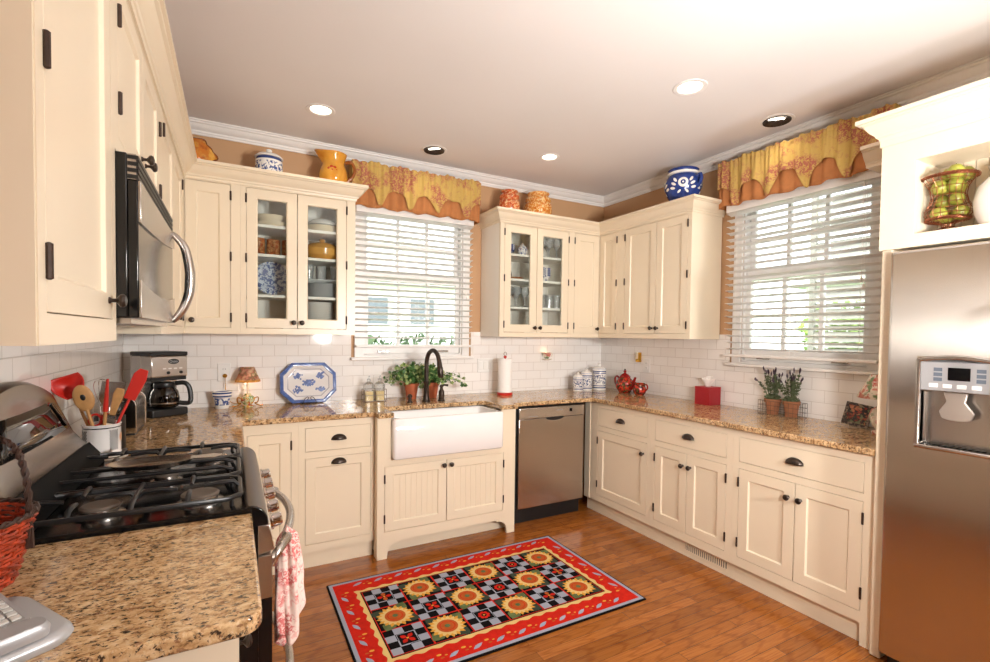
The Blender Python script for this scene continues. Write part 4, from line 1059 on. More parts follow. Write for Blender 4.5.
for k in range(15):
    dishes('white plate in the tall stack at the bottom right of the plate cabinet','plate','dinner_plate',(-2.63,-.19,1.4198+k*.0118),CERAM,plate(.10),group='white plates in the tall stack')
for k in range(4):
    dishes('red patterned cup in the stack beside the white plates of the plate cabinet','cup','tea_cup',(-2.503,-.265,1.4198+k*.046),FLORAL,[(.0001,0),(.017,0),(.02,.004),(.026,.044),(.0245,.044),(.018,.006),(.0001,.006)],group='red patterned cups in the plate cabinet')
# stemware cabinet
BD=bands('blue_line_bowl',[(.03,.04)],z0=-1,z1=9,scale=30)
BOW=[(.0001,0),(.03,0),(.033,.006),(.06,.035),(.068,.055),(.065,.055),(.055,.035),(.028,.01),(.0001,.01)]
for k in range(3): dishes('blue and white bowl in a low stack, top left shelf of stemware cabinet','bowl','cereal_bowl',(-1.175,-.19,2.0512+k*.014),BD,BOW,group='blue bowls on the top left stemware shelf')
jar('sugar_pot','small blue and white lidded sugar pot on the top left stemware shelf','sugar pot',(-1.065,-.25,2.0512),BWPAT,[(.0001,0),(.025,0),(.042,.025),(.043,.05),(.032,.068)],[(.034,.069),(.02,.08),(.006,.084),(.009,.093),(.0001,.098)],CERAM)
dishes('brown glass plate standing on the second left shelf of the stemware cabinet','plate','brown_plate',(-1.12,-.2,1.8542),BROWNBW,plate(.09))
dishes('clear glass water jug on the second left shelf of the stemware cabinet','jug','glass_jug',(-1.205,-.24,1.8542),GLASSW,[(.0001,0),(.035,0),(.045,.03),(.03,.09),(.038,.125),(.036,.125),(.028,.09),(.042,.03),(.0001,.006)])
WG=[(.0001,0),(.032,0),(.030,.003),(.006,.008),(.0045,.06),(.012,.075),(.034,.105),(.036,.13),(.031,.16),(.0295,.16),(.034,.13),(.032,.106),(.0001,.079)]
wi=0
for x,y in [(-1.2,-.27),(-1.125,-.26),(-1.05,-.27),(-1.165,-.18),(-1.085,-.18)]:
    dishes('clear wine glass on the third left shelf of the stemware cabinet','wine glass','wine_glass',(x,y,1.6312),GLASSW,WG,group='wine glasses on the third left shelf')
dishes('low brown baking dish at the bottom left of the stemware cabinet','dish','baking_dish',(-1.11,-.2,1.4198),SPATR,[(.0001,0),(.085,0),(.10,.03),(.097,.03),(.08,.006),(.0001,.006)])
for x,y in [(-.885,-.27),(-.81,-.26),(-.74,-.27),(-.85,-.18),(-.77,-.18)]:
    dishes('clear goblet on the top right shelf of the stemware cabinet','wine glass','goblet',(x,y,2.0512),GLASSW,WG,group='goblets on the top right shelf')
for k in range(5): dishes('blue patterned bowl in the stack on the second right stemware shelf','bowl','cereal_bowl',(-.845,-.23,1.8542+k*.014),BWPAT,BOW,group='blue patterned bowls on the second right shelf')
for x,y in [(-.885,-.27),(-.81,-.27),(-.735,-.27),(-.85,-.18),(-.77,-.18)]:
    dishes('clear tumbler on the third right shelf of the stemware cabinet','glass','tumbler',(x,y,1.6312),GLASSW,[(a,z*1.15) for a,z in TUM],group='tumblers on the third right shelf')
for k in range(4): dishes('small brown spice jar at the bottom right of the stemware cabinet','jar','spice_jar',(-.87+.045*k,-.27,1.4198),BROWNBW,[(.0001,0),(.017,0),(.018,.03),(.012,.036),(.013,.045),(.0001,.046)],group='spice jars in the stemware cabinet')

# ================================================================== BACK WORKTOP
CT=CT1+.0005
# wall plates
def wallplate(label,name,cat,pos,rz,w,h,kind,group=None):
    r=thing(name,label,cat,pos,rz); M().box(-w/2,w/2,-.006,0,-h/2,h/2).build('cover_plate',WHITE,r,bevel=.003)
    if kind=='outlet':
        for dz in (-.02,.02):
            o=M().lathe([(.0165,.0062),(.0165,.0085),(.0001,.0085)],(0,0,dz),20,axis='-y'); o.build('socket',WHITE,r)
            M().box(-.007,-.005,-.009,-.0086,dz-.004,dz+.005).box(.005,.007,-.009,-.0086,dz-.004,dz+.005).build('slots',BLACKP,r)
    else:
        for k in range(3):
            M().box((k-1)*.046-.0165,(k-1)*.046+.0165,-.010,-.0062,-.033,.033).build('rocker_switch',WHITE,r,bevel=.002)
    return r
wallplate('white double outlet plate on the back wall behind the little lamp','wall_outlet','outlet',(-3.185,-.0085,1.138),0,.075,.118,'outlet')
wallplate('white triple switch plate between the window and paper towel roll','wall_switch','switch',(-1.272,-.0085,1.146),0,.145,.118,'sw')
wallplate('white outlet plate on the right-hand wall above the red teapot','wall_outlet','outlet',(-.0085,-.60,1.155),-PI/2,.075,.118,'outlet')
r=thing('outlet_night_light','brass plug-in night light beside the outlet on the right-hand wall','night light',(-.0085,-.515,1.225),-PI/2)
M().box(-.022,.022,-.030,-.0,-.045,-.02).build('brass_base',GOLD,r,bevel=.003); M().box(-.02,.012,-.034,-.002,-.0195,.04).build('shade',IV,r,bevel=.004); M().box(.0125,.021,-.034,-.002,-.0195,.04).build('shade_edge',GOLD,r)
# teacup night light on back wall
r=thing('teacup_night_light','little floral teacup night light glowing on the back wall tiles','night light',(-.675,-.0085,1.165))
M().lathe([(.0001,.032),(.016,.032),(.02,.04),(.034,.066),(.043,.086),(.041,.086),(.031,.066),(.0001,.042)],(0,-.047,0),24).build('cup',FLORAL,r); M().lathe([(.0001,.018),(.02,.018),(.045,.026),(.047,.029),(.018,.0225),(.0001,.0225)],(0,-.047,0),24).build('saucer',IV,r)
M().tube(catmull([(.036,-.047,.075),(.058,-.047,.078),(.056,-.047,.058),(.03,-.047,.05)],5),.003,6).build('cup_handle',FLORAL,r); M().box(-.018,.018,-.03,-.0,.02,.06).build('plug_body',WHITE,r,bevel=.003)
M().ball((0,-.028,.082),(.008,.008,.012)).build('bulb',BULB,r)
light('night_bulb','POINT',(-.675,-.045,1.262),.05,(1,.6,.3),shadow_soft_size=.01)

# floral cup
FC=bands('blue_flower_cup',[(.074,.084),(.094,.104)],z0=.022,z1=.068,scale=55,th=.48)
dishes('small blue and white flowerpot cup beside the little lamp','cup','flower_cup',(-3.195,-.10,CT),FC,[(.0001,0),(.036,0),(.038,.004),(.047,.07),(.054,.072),(.057,.11),(.053,.11),(.044,.07),(.034,.008),(.0001,.008)])
# little lamp
r=thing('small_table_lamp','small lit lamp with painted shade and flowered pot base','lamp',(-3.05,-.095,CT))
SHD=N('painted_parchment_shade'); v=SHD.coord('Object'); t=SHD.noise(v,26,3); cc=SHD.ramp(t.outputs['Fac'],[(.40,(238,214,178)),(.52,(214,150,130)),(.60,(150,150,110)),(.66,(238,216,180))])
SHD.bsdf(cc,.8); tl=SHD.new('ShaderNodeBsdfTranslucent'); SHD.l(cc,tl.inputs[0]); mx=SHD.new('ShaderNodeMixShader'); mx.inputs[0].default_value=.5; SHD.l(SHD.b.outputs[0],mx.inputs[1]); SHD.l(tl.outputs[0],mx.inputs[2]); SHD.l(mx.outputs[0],SHD.out.inputs[0])
M().lathe([(.038,.258),(.072,.165)],(0,0,0),28,caps=False).build('lamp_shade',SHD.mat,r,solid=.0015,normals=False)
M().lathe([(.0715,.178),(.0745,.166),(.0755,.164)],(0,0,0),28,caps=False).build('shade_band',plain('amber_shade_band',(226,160,80),.7,var=.25,scale=60),r,solid=.0015,normals=False)
M().tube([(0,0,.07),(0,0,.19)],.006,8).build('stem',IV,r)
M().lathe([(.0001,.0),(.03,0),(.032,.008),(.022,.014),(.036,.03),(.042,.05),(.036,.066),(.02,.078),(.018,.086),(.0001,.088)],(0,0,0),24).build('flowered_base',blotch('flowered_pot_glaze',(214,218,180),[(196,70,60),(110,150,96),(220,160,60)],50,.15,.55,.04),r)
m=M()
for s in (-1,1): m.tube(catmull([(s*.036,0,.055),(s*.06,0,.06),(s*.058,0,.03),(s*.04,0,.022),(s*.075,-.01,.006),(s*.088,-.01,.012)],5),.004,6)
m.build('scroll_handles',GOLD,r)
M().ball((0,0,.205),(.014,.014,.02)).build('bulb',BULB,r)
light('lamp_bulb','POINT',(-3.05,-.095,CT+.14),.35,(1,.62,.32),shadow_soft_size=.012)
r=thing('lamp_plug','brass coloured plug and cord hanging from the outlet to the little lamp','cord',(-3.18,-.012,1.115))
m=M(); m.lathe([(.0001,.002),(.013,.002),(.013,.016),(.006,.022),(.0001,.022)],(0,0,.0),14,axis='-y'); m.build('plug',GOLD,r); M().tube(catmull([(0,-.022,0),(.002,-.03,-.05),(.006,-.035,-.12),(.03,-.05,-.165),(.06,-.06,-.18),(.085,-.065,-.18)],5),.0025,6).build('cord',GOLD,r)
# platter on stand
r=thing('octagonal_platter','blue and white octagonal platter on a wire stand against the back wall','platter',(-2.675,-.075,CT))
def octa(w,h,c): return [(-w,-h+c),(-w+c,-h),(w-c,-h),(w,-h+c),(w,h-c),(w-c,h),(-w+c,h),(-w,h-c)]
m=M(); tilt=math.radians(10); PT=Matrix.Translation((0,.0,.142))@Matrix.Rotation(-tilt,4,'X')
def lay(m,poly,y): return [(a,y,b) for a,b in poly]
w,h,cc=.182,.138,.075
Ls=[lay(m,octa(w-.03,h-.03,cc-.012),.011),lay(m,octa(w,h,cc),.001),lay(m,octa(w,h,cc),-.004),lay(m,octa(w-.010,h-.010,cc-.003),-.007),lay(m,octa(w-.022,h-.022,cc-.008),-.005),lay(m,octa(w-.045,h-.042,cc-.02),.004),lay(m,octa(w-.052,h-.049,cc-.023),.004),lay(m,octa(w-.060,h-.055,cc-.025),.005)]
PBL=plain('platter_blue_rim',(82,104,160),.12,var=.3,scale=30); PW_=plain('platter_white',(226,222,220),.1,var=.02)
loft(m,Ls,mats=[0,0,0,0,1,2,1]); m.xf(PT); m.build('platter_plate',[PBL,PW_,plain('platter_grey_line',(176,172,178),.12)],r,angle=40)
m=M()
def blot(cx,cz,sx,sz,n,seed):
    q=random.Random(seed)
    for k in range(n):
        x=cx+q.gauss(0,sx*.45); z=cz+q.gauss(0,sz*.45)
        if abs((x-cx)/sx)>1 or abs((z-cz)/sz)>1: continue
        rr=q.uniform(.004,.009); m.poly([(x+rr*cos(t)*(1+.3*sin(3*t)),.0036,z+rr*sin(t)) for t in [2*PI*i/8 for i in range(8)]])
blot(0,0,.045,.026,46,1)
for sx in (-1,1):
    for sz in (-1,1): blot(sx*.072,sz*.048,.036,.024,30,sx*3+sz+9)
# keep blotches coplanar-safe: each at its own tiny depth
for i in range(0,len(m.v)): x,y,z=m.v[i]; m.v[i]=(x,.0036-.00001*(i//8),z)
m.xf(PT); m.build('blue_motifs',plain('platter_blue_motif',(104,122,172),.15,var=.3,scale=60),r,normals=False)
m=M()
for s in (-1,1):
    m.tube(catmull([(s*.058,.03,.003),(s*.050,-.02,.003),(s*.046,-.055,.004),(s*.040,-.058,.018),(s*.028,-.05,.04),(s*.012,-.048,.048),(s*.006,-.048,.038),(s*.016,-.049,.032)],5),.0025,6)
m.tube([(-.055,-.03,.006),(.055,-.03,.006)],.0025,6); m.tube([(-.05,.028,.004),(-.02,.05,.12),(.02,.05,.12),(.05,.028,.004)],.0025,6)
m.build('wire_stand',BLACKP,r)
# soap bottles in a wire caddy
r=thing('bottle_caddy','wire caddy holding two clear bottles left of the potted ivy','caddy',(-2.24,-.145,CT))
m=M()
for z in (.004,.045,.085): m.tube([(x,y,z) for x,y in ((-.078,-.04),(.078,-.04),(.078,.04),(-.078,.04))],.0022,6,closed=True)
for x in (-.078,0,.078):
    for y in (-.04,.04): m.tube([(x,y,.002),(x,y,.088)],.0022,6)
m.build('wire_frame',STEELP,r)
for k,x in enumerate((-2.279,-2.201)):
    b=thing('soap_bottle',['clear soap bottle in the wire caddy, left one of two','clear soap bottle in the wire caddy, right one of two'][k],'bottle',(x,-.145,CT+.0015),0,'soap bottles in the wire caddy')
    loft(M(),[rloop(-.033,.033,-.033,.033,0,.01,3),rloop(-.034,.034,-.034,.034,.115,.012,3),rloop(-.022,.022,-.022,.022,.132,.012,3),rloop(-.012,.012,-.012,.012,.138,.008,3),rloop(-.012,.012,-.012,.012,.152,.008,3)]).build('bottle',GLASSW,b)
    loft(M(),[rloop(-.029,.029,-.029,.029,.004,.01,3),rloop(-.030,.030,-.030,.030,.07,.012,3)]).build('liquid',plain('pale_amber_liquid',(232,204,130),.15,spec=.6),b)
    M().tube([(0,0,.152),(0,0,.178),(.0,-.03,.180)],.004,8).lathe([(.013,.1525),(.013,.160),(.005,.163)],(0,0,0),12).build('pump',GLASSW,b)
# ivy pots
def ivy(name,label,loc,seed,spread,n):
    q=random.Random(seed); r=thing(name,label,'potted plant',loc,0,'potted ivies on the window side of the sink')
    M().lathe([(.0001,0),(.036,0),(.051,.095),(.056,.095),(.058,.118),(.053,.118),(.050,.10),(.0001,.098)],(0,0,0),28).build('clay_pot',TERRA,r,angle=40)
    M().lathe([(.0001,.106),(.0495,.104)],(0,0,0),20,caps=False).build('soil',SOIL,r)
    st=M(); lf1=M(); lf2=M()
    for k in range(n):
        a=q.uniform(0,2*PI); L=q.uniform(.05,spread); up_=q.uniform(.05,.13)*(1.3-L/spread*.6)
        if sin(a)>0: L*=.35
        e=Vector((L*cos(a)*1.15,L*sin(a)*.55,.108+up_-.35*max(0,L-.09))); p0=Vector((.02*cos(a),.02*sin(a),.106)); mid=(p0+e)/2+Vector((0,0,.035+.2*up_))
        pts=catmull([p0,mid,e],5); st.tube(pts,.0014,4)
        for p in pts[2::1]+[pts[-1]]:
            for _ in range(1):
                c=p+Vector((q.gauss(0,.009),q.gauss(0,.007),q.gauss(0,.008))); s=q.uniform(.009,.019)
                nrm=Vector((q.gauss(0,.5),q.gauss(-.6,.5),q.gauss(.6,.4))).normalized(); u=nrm.orthogonal().normalized(); w_=nrm.cross(u); ph=q.uniform(0,6.28)
                pl_=[]
                for i in range(10):
                    t=2*PI*i/10; R=s*(1 if i%2==0 else .62); pl_.append(c+u*(R*cos(t+ph))+w_*(R*sin(t+ph))+nrm*(.002 if i%2 else 0))
                (lf1 if q.random()<.62 else lf2).poly([tuple(x) for x in pl_])
    st.build('stems',LEAF,r); lf1.build('green_leaves',LEAF,r,normals=False); lf2.build('pale_leaves',LEAF2,r,normals=False)
ivy('potted_ivy','bushy ivy in a terracotta pot, left of the two behind the faucet',(-1.957,-.135,CT),5,.26,74)
ivy('potted_ivy','trailing ivy in a terracotta pot, right of the two behind the faucet',(-1.79,-.130,CT),8,.27,60)
# paper towel
r=thing('paper_towel_holder','red paper towel holder with a full white roll','paper towel holder',(-1.185,-.20,CT))
M().lathe([(.0001,0),(.062,0),(.064,.004),(.064,.016),(.060,.02),(.0001,.02)],(0,0,0),32).build('red_base',RED,r); M().lathe([(.007,.02),(.007,.30),(.012,.302),(.014,.312),(.008,.318)],(0,0,0),14).build('red_post',RED,r)
M().tube([(.013*cos(t),0,.333+.015*sin(t)) for t in [2*PI*k/16 for k in range(16)]],.003,6,closed=True).build('finial_ring',STEELP,r)
M().lathe([(.018,.022),(.058,.022),(.058,.295),(.018,.295)],(0,0,0),36,caps=False).build('paper_roll',PAPER,r,angle=50)
# canisters
def canister(label,loc,rd,h):
    mt=bands('blue_canister_glaze',[(h*.10,h*.15),(h*.20,h*.235),(h*.80,h*.845),(h*.88,h*.93)],z0=h*.29,z1=h*.74,scale=85,pat=(70,84,128),th=.52)
    r=thing('lidded_canister',label,'canister',loc,0,'blue banded canisters'); M().lathe([(.0001,0),(rd*.95,0),(rd,.004),(rd,h*.97),(rd*.97,h),(rd*.95,h)],(0,0,0),32).build('canister_body',mt,r,angle=50)
    M().lathe([(rd*1.01,h+.0005),(rd*1.02,h+.006),(rd*.8,h+.02),(rd*.3,h+.028),(rd*.22,h+.03),(rd*.2,h+.038),(rd*.3,h+.048),(.0001,h+.054)],(0,0,0),32).build('lid',CERAM,r,angle=50)
    M().lathe([(rd*1.015,h+.002),(rd*1.025,h+.004),(rd*.99,h+.008)],(0,0,0),32,caps=False).build('lid_line',PALEBLUE,r)
canister('shortest blue and white canister, left of the three in the corner',(-.435,-.20,CT),.046,.118)
canister('middle-sized blue and white canister in the corner',(-.335,-.195,CT),.052,.148)
canister('tallest blue and white canister, right of the three in the corner',(-.205,-.215,CT),.062,.188)
# teapot and creamer
r=thing('red_teapot','dark red teapot painted with poppies by the corner','teapot',(-.14,-.475,CT))
M().lathe([(.0001,0),(.045,0),(.05,.006),(.074,.04),(.080,.07),(.070,.105),(.048,.128),(.044,.132)],(0,0,0),32).build('pot_body',POTRED,r,angle=60)
POTP=plain('dark_red_glaze',(140,22,20),.1,var=.1)
M().lathe([(.050,.1325),(.046,.142),(.028,.160),(.012,.168),(.010,.176),(.014,.184),(.010,.192),(.0001,.194)],(0,0,0),24).build('lid',POTP,r,angle=60)
M().ball((0,0,.197),(.008,.008,.010)).build('lid_knob',BLACKP,r)
M().tube(catmull([(0,-.068,.045),(0,-.095,.06),(0,-.105,.10),(0,-.125,.14)],6),[.019-.0005*k for k in range(19)],10).build('spout',POTP,r)
M().tube(catmull([(0,.062,.115),(0,.10,.135),(0,.122,.105),(0,.108,.06),(0,.07,.038)],6),.009,10).build('handle',POTP,r)
r=thing('red_creamer','small dark red poppy-painted creamer jug beside the teapot','jug',(-.15,-.66,CT))
M().lathe([(.0001,0),(.035,0),(.05,.02),(.057,.045),(.046,.075),(.042,.092),(.046,.10),(.042,.099),(.038,.08),(.0001,.07)],(0,0,0),28).build('jug_body',POTRED,r,angle=60)
M().tube(catmull([(0,-.042,.085),(0,-.078,.092),(0,-.086,.06),(0,-.05,.03)],6),.006,8).build('handle',POTP,r); M().tube([(0,.036,.075),(0,.058,.102)],[.016,.010],8).build('pouring_lip',POTP,r)
# tissue box
r=thing('tissue_box','red cube tissue box with a white tissue pulled up','tissue box',(-.088,-1.272,CT))
M().cells([-.062,-.03,.03,.062],[-.062,-.02,.02,.062],lambda x,y:abs(x)<.03 and abs(y)<.02,.128,.1285,'xy').box(-.062,.062,-.062,.062,0,.1278).build('box',REDBOX,r,bevel=.002)
def tf(u,v):
    a=2*PI*u; R=lerp(.018,.040,v)*(1+.35*sin(3*a+1)*v); return (R*cos(a)*.6,R*sin(a)*1.1-.008*v,.129+.075*v-.02*v*(1-cos(a))*.5)
M().grid(tf,30,8,closed_u=True).build('tissue',PAPER,r,normals=False,solid=.001)
# herbs in a wire basket
r=thing('wire_basket','rectangular rusty wire basket holding two small herb pots','basket',(-.095,-1.822,CT))
m=M(); hx,hy=.052,.125
for z in (.003,.03,.06,.088): m.tube([(x,y,z) for x,y in ((-hx,-hy),(hx,-hy),(hx,hy),(-hx,hy))],.0013,5,closed=True)
for k in range(10):
    y=-hy+2*hy*k/9
    for x in (-hx,hx): m.tube([(x,y,.003),(x,y,.088)],.0011,5)
for k in range(1,4):
    x=-hx+2*hx*k/4
    for y in (-hy,hy): m.tube([(x,y,.003),(x,y,.088)],.0011,5)
m.build('wire_mesh',plain('rusty_wire',(92,78,64),.6,metal=.4,var=.2,scale=50),r)
def herb(label,loc,seed):
    q=random.Random(seed); r=thing('potted_herb',label,'potted plant',loc,0,'dried lavender pots in the wire basket')
    M().lathe([(.0001,0),(.032,0),(.043,.075),(.048,.075),(.050,.098),(.046,.098),(.044,.08),(.0001,.08)],(0,0,0),24).build('clay_pot',TERRA2,r,angle=40)
    st=M(); hb=M(); fl=M()
    leafball(hb,(0,0,.105),.045,160,.012,q,.5)
    for k in range(26):
        a=q.uniform(0,2*PI); L=q.uniform(.0,.085); h=q.uniform(.11,.215)-L*.2
        if k<3: L=.12; a=PI*.5+q.uniform(-.3,.3); h=.12
        e=Vector((L*cos(a)*.45,L*sin(a),.095+h)); b=Vector((.02*cos(a),.02*sin(a),.09)); md=lerp(b,e,.5)+Vector((0,0,.02)); pts=catmull([b,md,e],5)
        st.tube(pts,.0012,4)
        fl.tube([pts[-3],pts[-2],pts[-1],pts[-1]+Vector((0,0,.01))],[.002,.0055,.0045,.001],6)
        for p in pts[3:-3]: leafball(hb,tuple(p),.008,4,.010,q)
    st.build('stems',HERB,r); hb.build('leaves',HERB,r,normals=False); fl.build('lavender_heads',LAV,r)
herb('dried lavender in a clay pot, left one in the wire basket',(-.095,-1.762,CT+.0015),4); herb('dried lavender in a clay pot, right one in the wire basket',(-.095,-1.880,CT+.0015),9)
# leaning painted tile and floral lamp
r=thing('painted_tile','dark floral picture tile leaning at the wall near the refrigerator panel','picture',(-.115,-2.235,CT),-PI/2+.25)
T=Matrix.Rotation(math.radians(-16),4,'X'); fm=M().cells([-.062,-.048,.048,.062],[.0,.014,.112,.126],lambda x,z:abs(x)<.048 and .014<z<.112,-.006,.006); fm.xf(T@Matrix.Translation((0,0,.008))@Matrix.Rotation(.16,4,'Y')); fm.build('carved_frame',blotch('carved_frame_paint',(58,48,44),[(150,130,110)],60,.5,.55,.04),r)
tm=M().box(-.049,.049,-.0,.004,.013,.113); tm.xf(T@Matrix.Translation((0,0,.008))@Matrix.Rotation(.16,4,'Y')); tm.build('tile_picture',FLORALD,r)
M().tube([(-.03,.03,.11),(-.03,.055,.002),(.03,.055,.002),(.03,.03,.11)],.003,6).build('easel_stand',BLACKP,r)
r=thing('floral_lamp','lamp with pink rose shade, half hidden by the refrigerator panel','lamp',(-.20,-2.405,CT))
M().lathe([(.055,.305),(.112,.185)],(0,0,0),32,caps=False).build('lamp_shade',FLORAL,r,solid=.002,normals=False)
M().lathe([(.0001,0),(.045,0),(.048,.01),(.03,.02),(.05,.05),(.062,.085),(.05,.125),(.022,.145),(.014,.15),(.010,.20)],(0,0,0),28).build('rose_base',FLORAL,r,angle=60); M().ball((0,0,.22),(.016,.016,.024)).build('bulb',IV,r)

# ================================================================== LEFT WORKTOP
# coffee maker
r=thing('coffee_maker','steel and black drip coffee maker in the back left corner','coffee maker',(-3.505,-.245,CT),math.radians(36))
w=.10
M().box(-w,w,-.10,.105,.0,.045).build('base',BLACKP,r,bevel=.008)
M().box(-w,w,.005,.105,.0455,.345).build('rear_tower',STEELP,r,bevel=.006)
M().box(-w,w,-.095,.0045,.225,.345).build('brew_head',STEELH,r,bevel=.006)
M().box(-w-.001,w+.001,-.097,.107,.3455,.368).build('lid',BLACKP,r,bevel=.005)
M().box(-w+.004,w-.004,-.088,.004,.205,.2245).build('head_underside',BLACKP,r)
cg=M().lathe([(.0001,.047),(.055,.047),(.070,.06),(.074,.10),(.066,.14),(.050,.165),(.048,.165),(.063,.14),(.071,.10),(.067,.06),(.0001,.05)],(0,-.045,0),28); cf=cg.build('carafe',GLASSD,r)
M().lathe([(.058,.060),(.0725,.075),(.073,.08),(.0001,.08)],(0,-.045,0),28).build('steel_carafe_band',STEELP,cf)
M().lathe([(.053,.165),(.056,.175),(.053,.19),(.02,.196),(.0001,.196)],(0,-.045,0),24).build('carafe_lid',BLACKP,cf)
hm=M().tube(catmull([(0,-.052,.185),(0,-.095,.188),(0,-.118,.165),(0,-.128,.11),(0,-.122,.072),(0,-.085,.07),(0,-.070,.075)],5),.010,8,flat=1.3); hm.xf(Matrix.Translation((0,-.045,0))@Matrix.Rotation(math.radians(48),4,'Z')); hm.build('carafe_handle',BLACKP,cf)
m=M().lathe([(.030,0),(.030,.002),(.0001,.002)],(0,0,0),24,axis='-y'); m.xf(Matrix.Translation((.02,-.0955,.313))@Matrix.Diagonal((1,1,.5,1))); lg=m.build('logo_badge',BLACKP,r)
txt('Oster',"logo_lettering",GREYPL,r,(.02,-.098,.313),(PI/2,0,0),.02)
for x in (-.01,.06): M().lathe([(.0085,0),(.0085,.006),(.0001,.007)],(x,-.0955,.250),14,axis='-y').build('button',BLACKP,r)
m=M()
for x in (-.03,0,.03,.06): m.box(x-.009,x+.009,-.0965,-.095,.27,.277)
m.build('control_marks',WHITE,r)
# toaster
r=thing('toaster','brushed steel two-slice toaster by the left wall','toaster',(-3.606,-.72,CT))
def tl_(w,h,rr):
    return [(-w,0),(w,0),(w,h-rr)]+[(w-rr+rr*cos(t),h-rr+rr*sin(t)) for t in [PI/2*k/6 for k in range(1,7)]]+[(-w+rr+rr*cos(t),h-rr+rr*sin(t)) for t in [PI/2+PI/2*k/6 for k in range(0,7)]]
m=M().prism([(x,z+.012) for x,z in tl_(.075,.165,.045)],-.135,.135,'xz'); m.build('shell',STEELP,r,bevel=.006)
M().prism([(x,z+.012) for x,z in tl_(.079,.170,.047)],-.150,-.1355,'xz').build('end_cap',CHROME,r,bevel=.003); M().prism([(x,z+.012) for x,z in tl_(.079,.170,.047)],.1355,.150,'xz').build('end_cap',CHROME,r,bevel=.003)
M().box(-.07,.07,-.13,.13,.0,.0118).build('foot_plate',BLACKP,r); M().box(-.045,-.018,-.10,.10,.1775,.179).box(.018,.045,-.10,.10,.1775,.179).build('bread_slots',BLACKP,r)
M().box(-.018,.018,-.175,-.1505,.12,.135).build('lever',BLACKP,r,bevel=.004)
# black canister and a wall-side knife rack block
dishes('matt black canister behind the utensil crock','canister','black_canister',(-3.578,-1.13,CT),BLACKP,[(.0001,0),(.05,0),(.052,.004),(.052,.135),(.049,.135),(.047,.01),(.0001,.01)])
# utensil crock
CROCK=bands('white_enamel_crock',[(.118,.122)],c=(30,26,26),base=(238,234,230),z0=9)
r=thing('utensil_crock','white enamel crock with checked panel holding kitchen utensils','crock',(-3.572,-1.300,CT))
M().lathe([(.0001,0),(.078,0),(.080,.004),(.070,.012),(.060,.02),(.058,.028),(.058,.128),(.061,.131),(.0595,.133),(.0545,.132),(.053,.03),(.0001,.025)],(0,0,0),40).build('crock_body',CROCK,r,angle=45)
M().lathe([(.0745,.0098),(.0765,.0086),(.0735,.0108)],(0,0,0),40,caps=False).build('black_rim_line',BLACKP,r)
am=math.radians(-68)
def cyl(a,z,R=.0586): return (R*cos(a),R*sin(a),z)
def patch(m,a0,a1,z0,z1,R=.0586): m.poly([cyl(a0,z0,R),cyl(a1,z0,R),cyl(a1,z1,R),cyl(a0,z1,R)])
da=.078; dz=.0058
for c0 in (-20,-58+3,):
    pass
for base_a in (math.radians(-44),math.radians(-146)):
    m=M()
    for i in range(7):
        for j in range(13):
            if (i+j)%2: continue
            a=base_a+(i-3)*da; patch(m,a,a+da,.036+j*dz,.036+(j+1)*dz)
    m.build('black_checks',BLACKP,r,normals=False)
m=M()
for i in range(-4,5):
    a=math.radians(-8)+i*.05; hgt=.016*(1-(i/4.5)**2)**.5; patch(m,a,a+.05,.080-hgt,.080+hgt,.0591)
m.build('painted_chef_motif',plain('peach_motif',(206,150,104),.3),r,normals=False)
UX,UY,UZ=-3.572,-1.300,CT
def uten(name,label,cat,dirx,diry,L,build,g='kitchen utensils in the white crock',bx=0,by=0):
    """utensil standing in the crock: built along +z then leaned"""
    base=Vector((UX+dirx*.02+bx,UY+diry*.02+by,UZ+.032)); tip=Vector((dirx,diry,1)).normalized()
    r=thing(name,label,cat,base,0,g); q=Vector((0,0,1)).rotation_difference(tip).to_matrix().to_4x4()
    build(r,q,L); return r
def X(m,q): return m.xf(q)
def ladle(r,q,L):
    X(M().tube([(0,0,0),(0,0,L*.7),(0.005,0,L)],.0055,8),q).build('handle',WOODU,r)
    def f(u,v):
        a=2*PI*u; b=v*PI*.5; return (.052*sin(b)*cos(a)-.02,.042*sin(b)*sin(a),L+.015+.055*cos(b)*0+.05*sin(b)*.9-.03*cos(a)*sin(b))
    m=M(); 
    def sp(u,v):
        x=(u-.5)*.095; z=L+v*.085; w=sin(PI*min(1,.12+v*.55)); return (x*w*1.05,.030*(1-(2*u-1)**2)*sin(PI*v*.8+.3)-.015,z)
    m.grid(sp,14,12); X(m,q).build('red_scoop',RED,r,solid=.003,normals=False)
def spoon_wood(r,q,L):
    X(M().tube([(0,0,0),(0,0,L)],[.005,.006],8),q).build('handle',WOODU,r)
    m=M().ball((0,0,L+.045),(.031,.007,.052),16,10); X(m,q).build('spoon_head',WOODU,r); X(M().ball((0,-.0066,L+.05),(.008,.002,.012),8,6),q).build('spoon_hole',BLACKP,r)
def spat(r,q,L,mat=RED,w=.03,h=.10,handle=None):
    X(M().tube([(0,0,0),(0,0,L)],.005,8),q).build('handle',handle or STEELP,r)
    X(M().prism([(-w*.8,L),(w*.8,L),(w,L+h*.7),(w*.7,L+h),(-w*.5,L+h),(-w,L+h*.8)],-.003,.003,'xz'),q).build('blade',mat,r,bevel=.002)
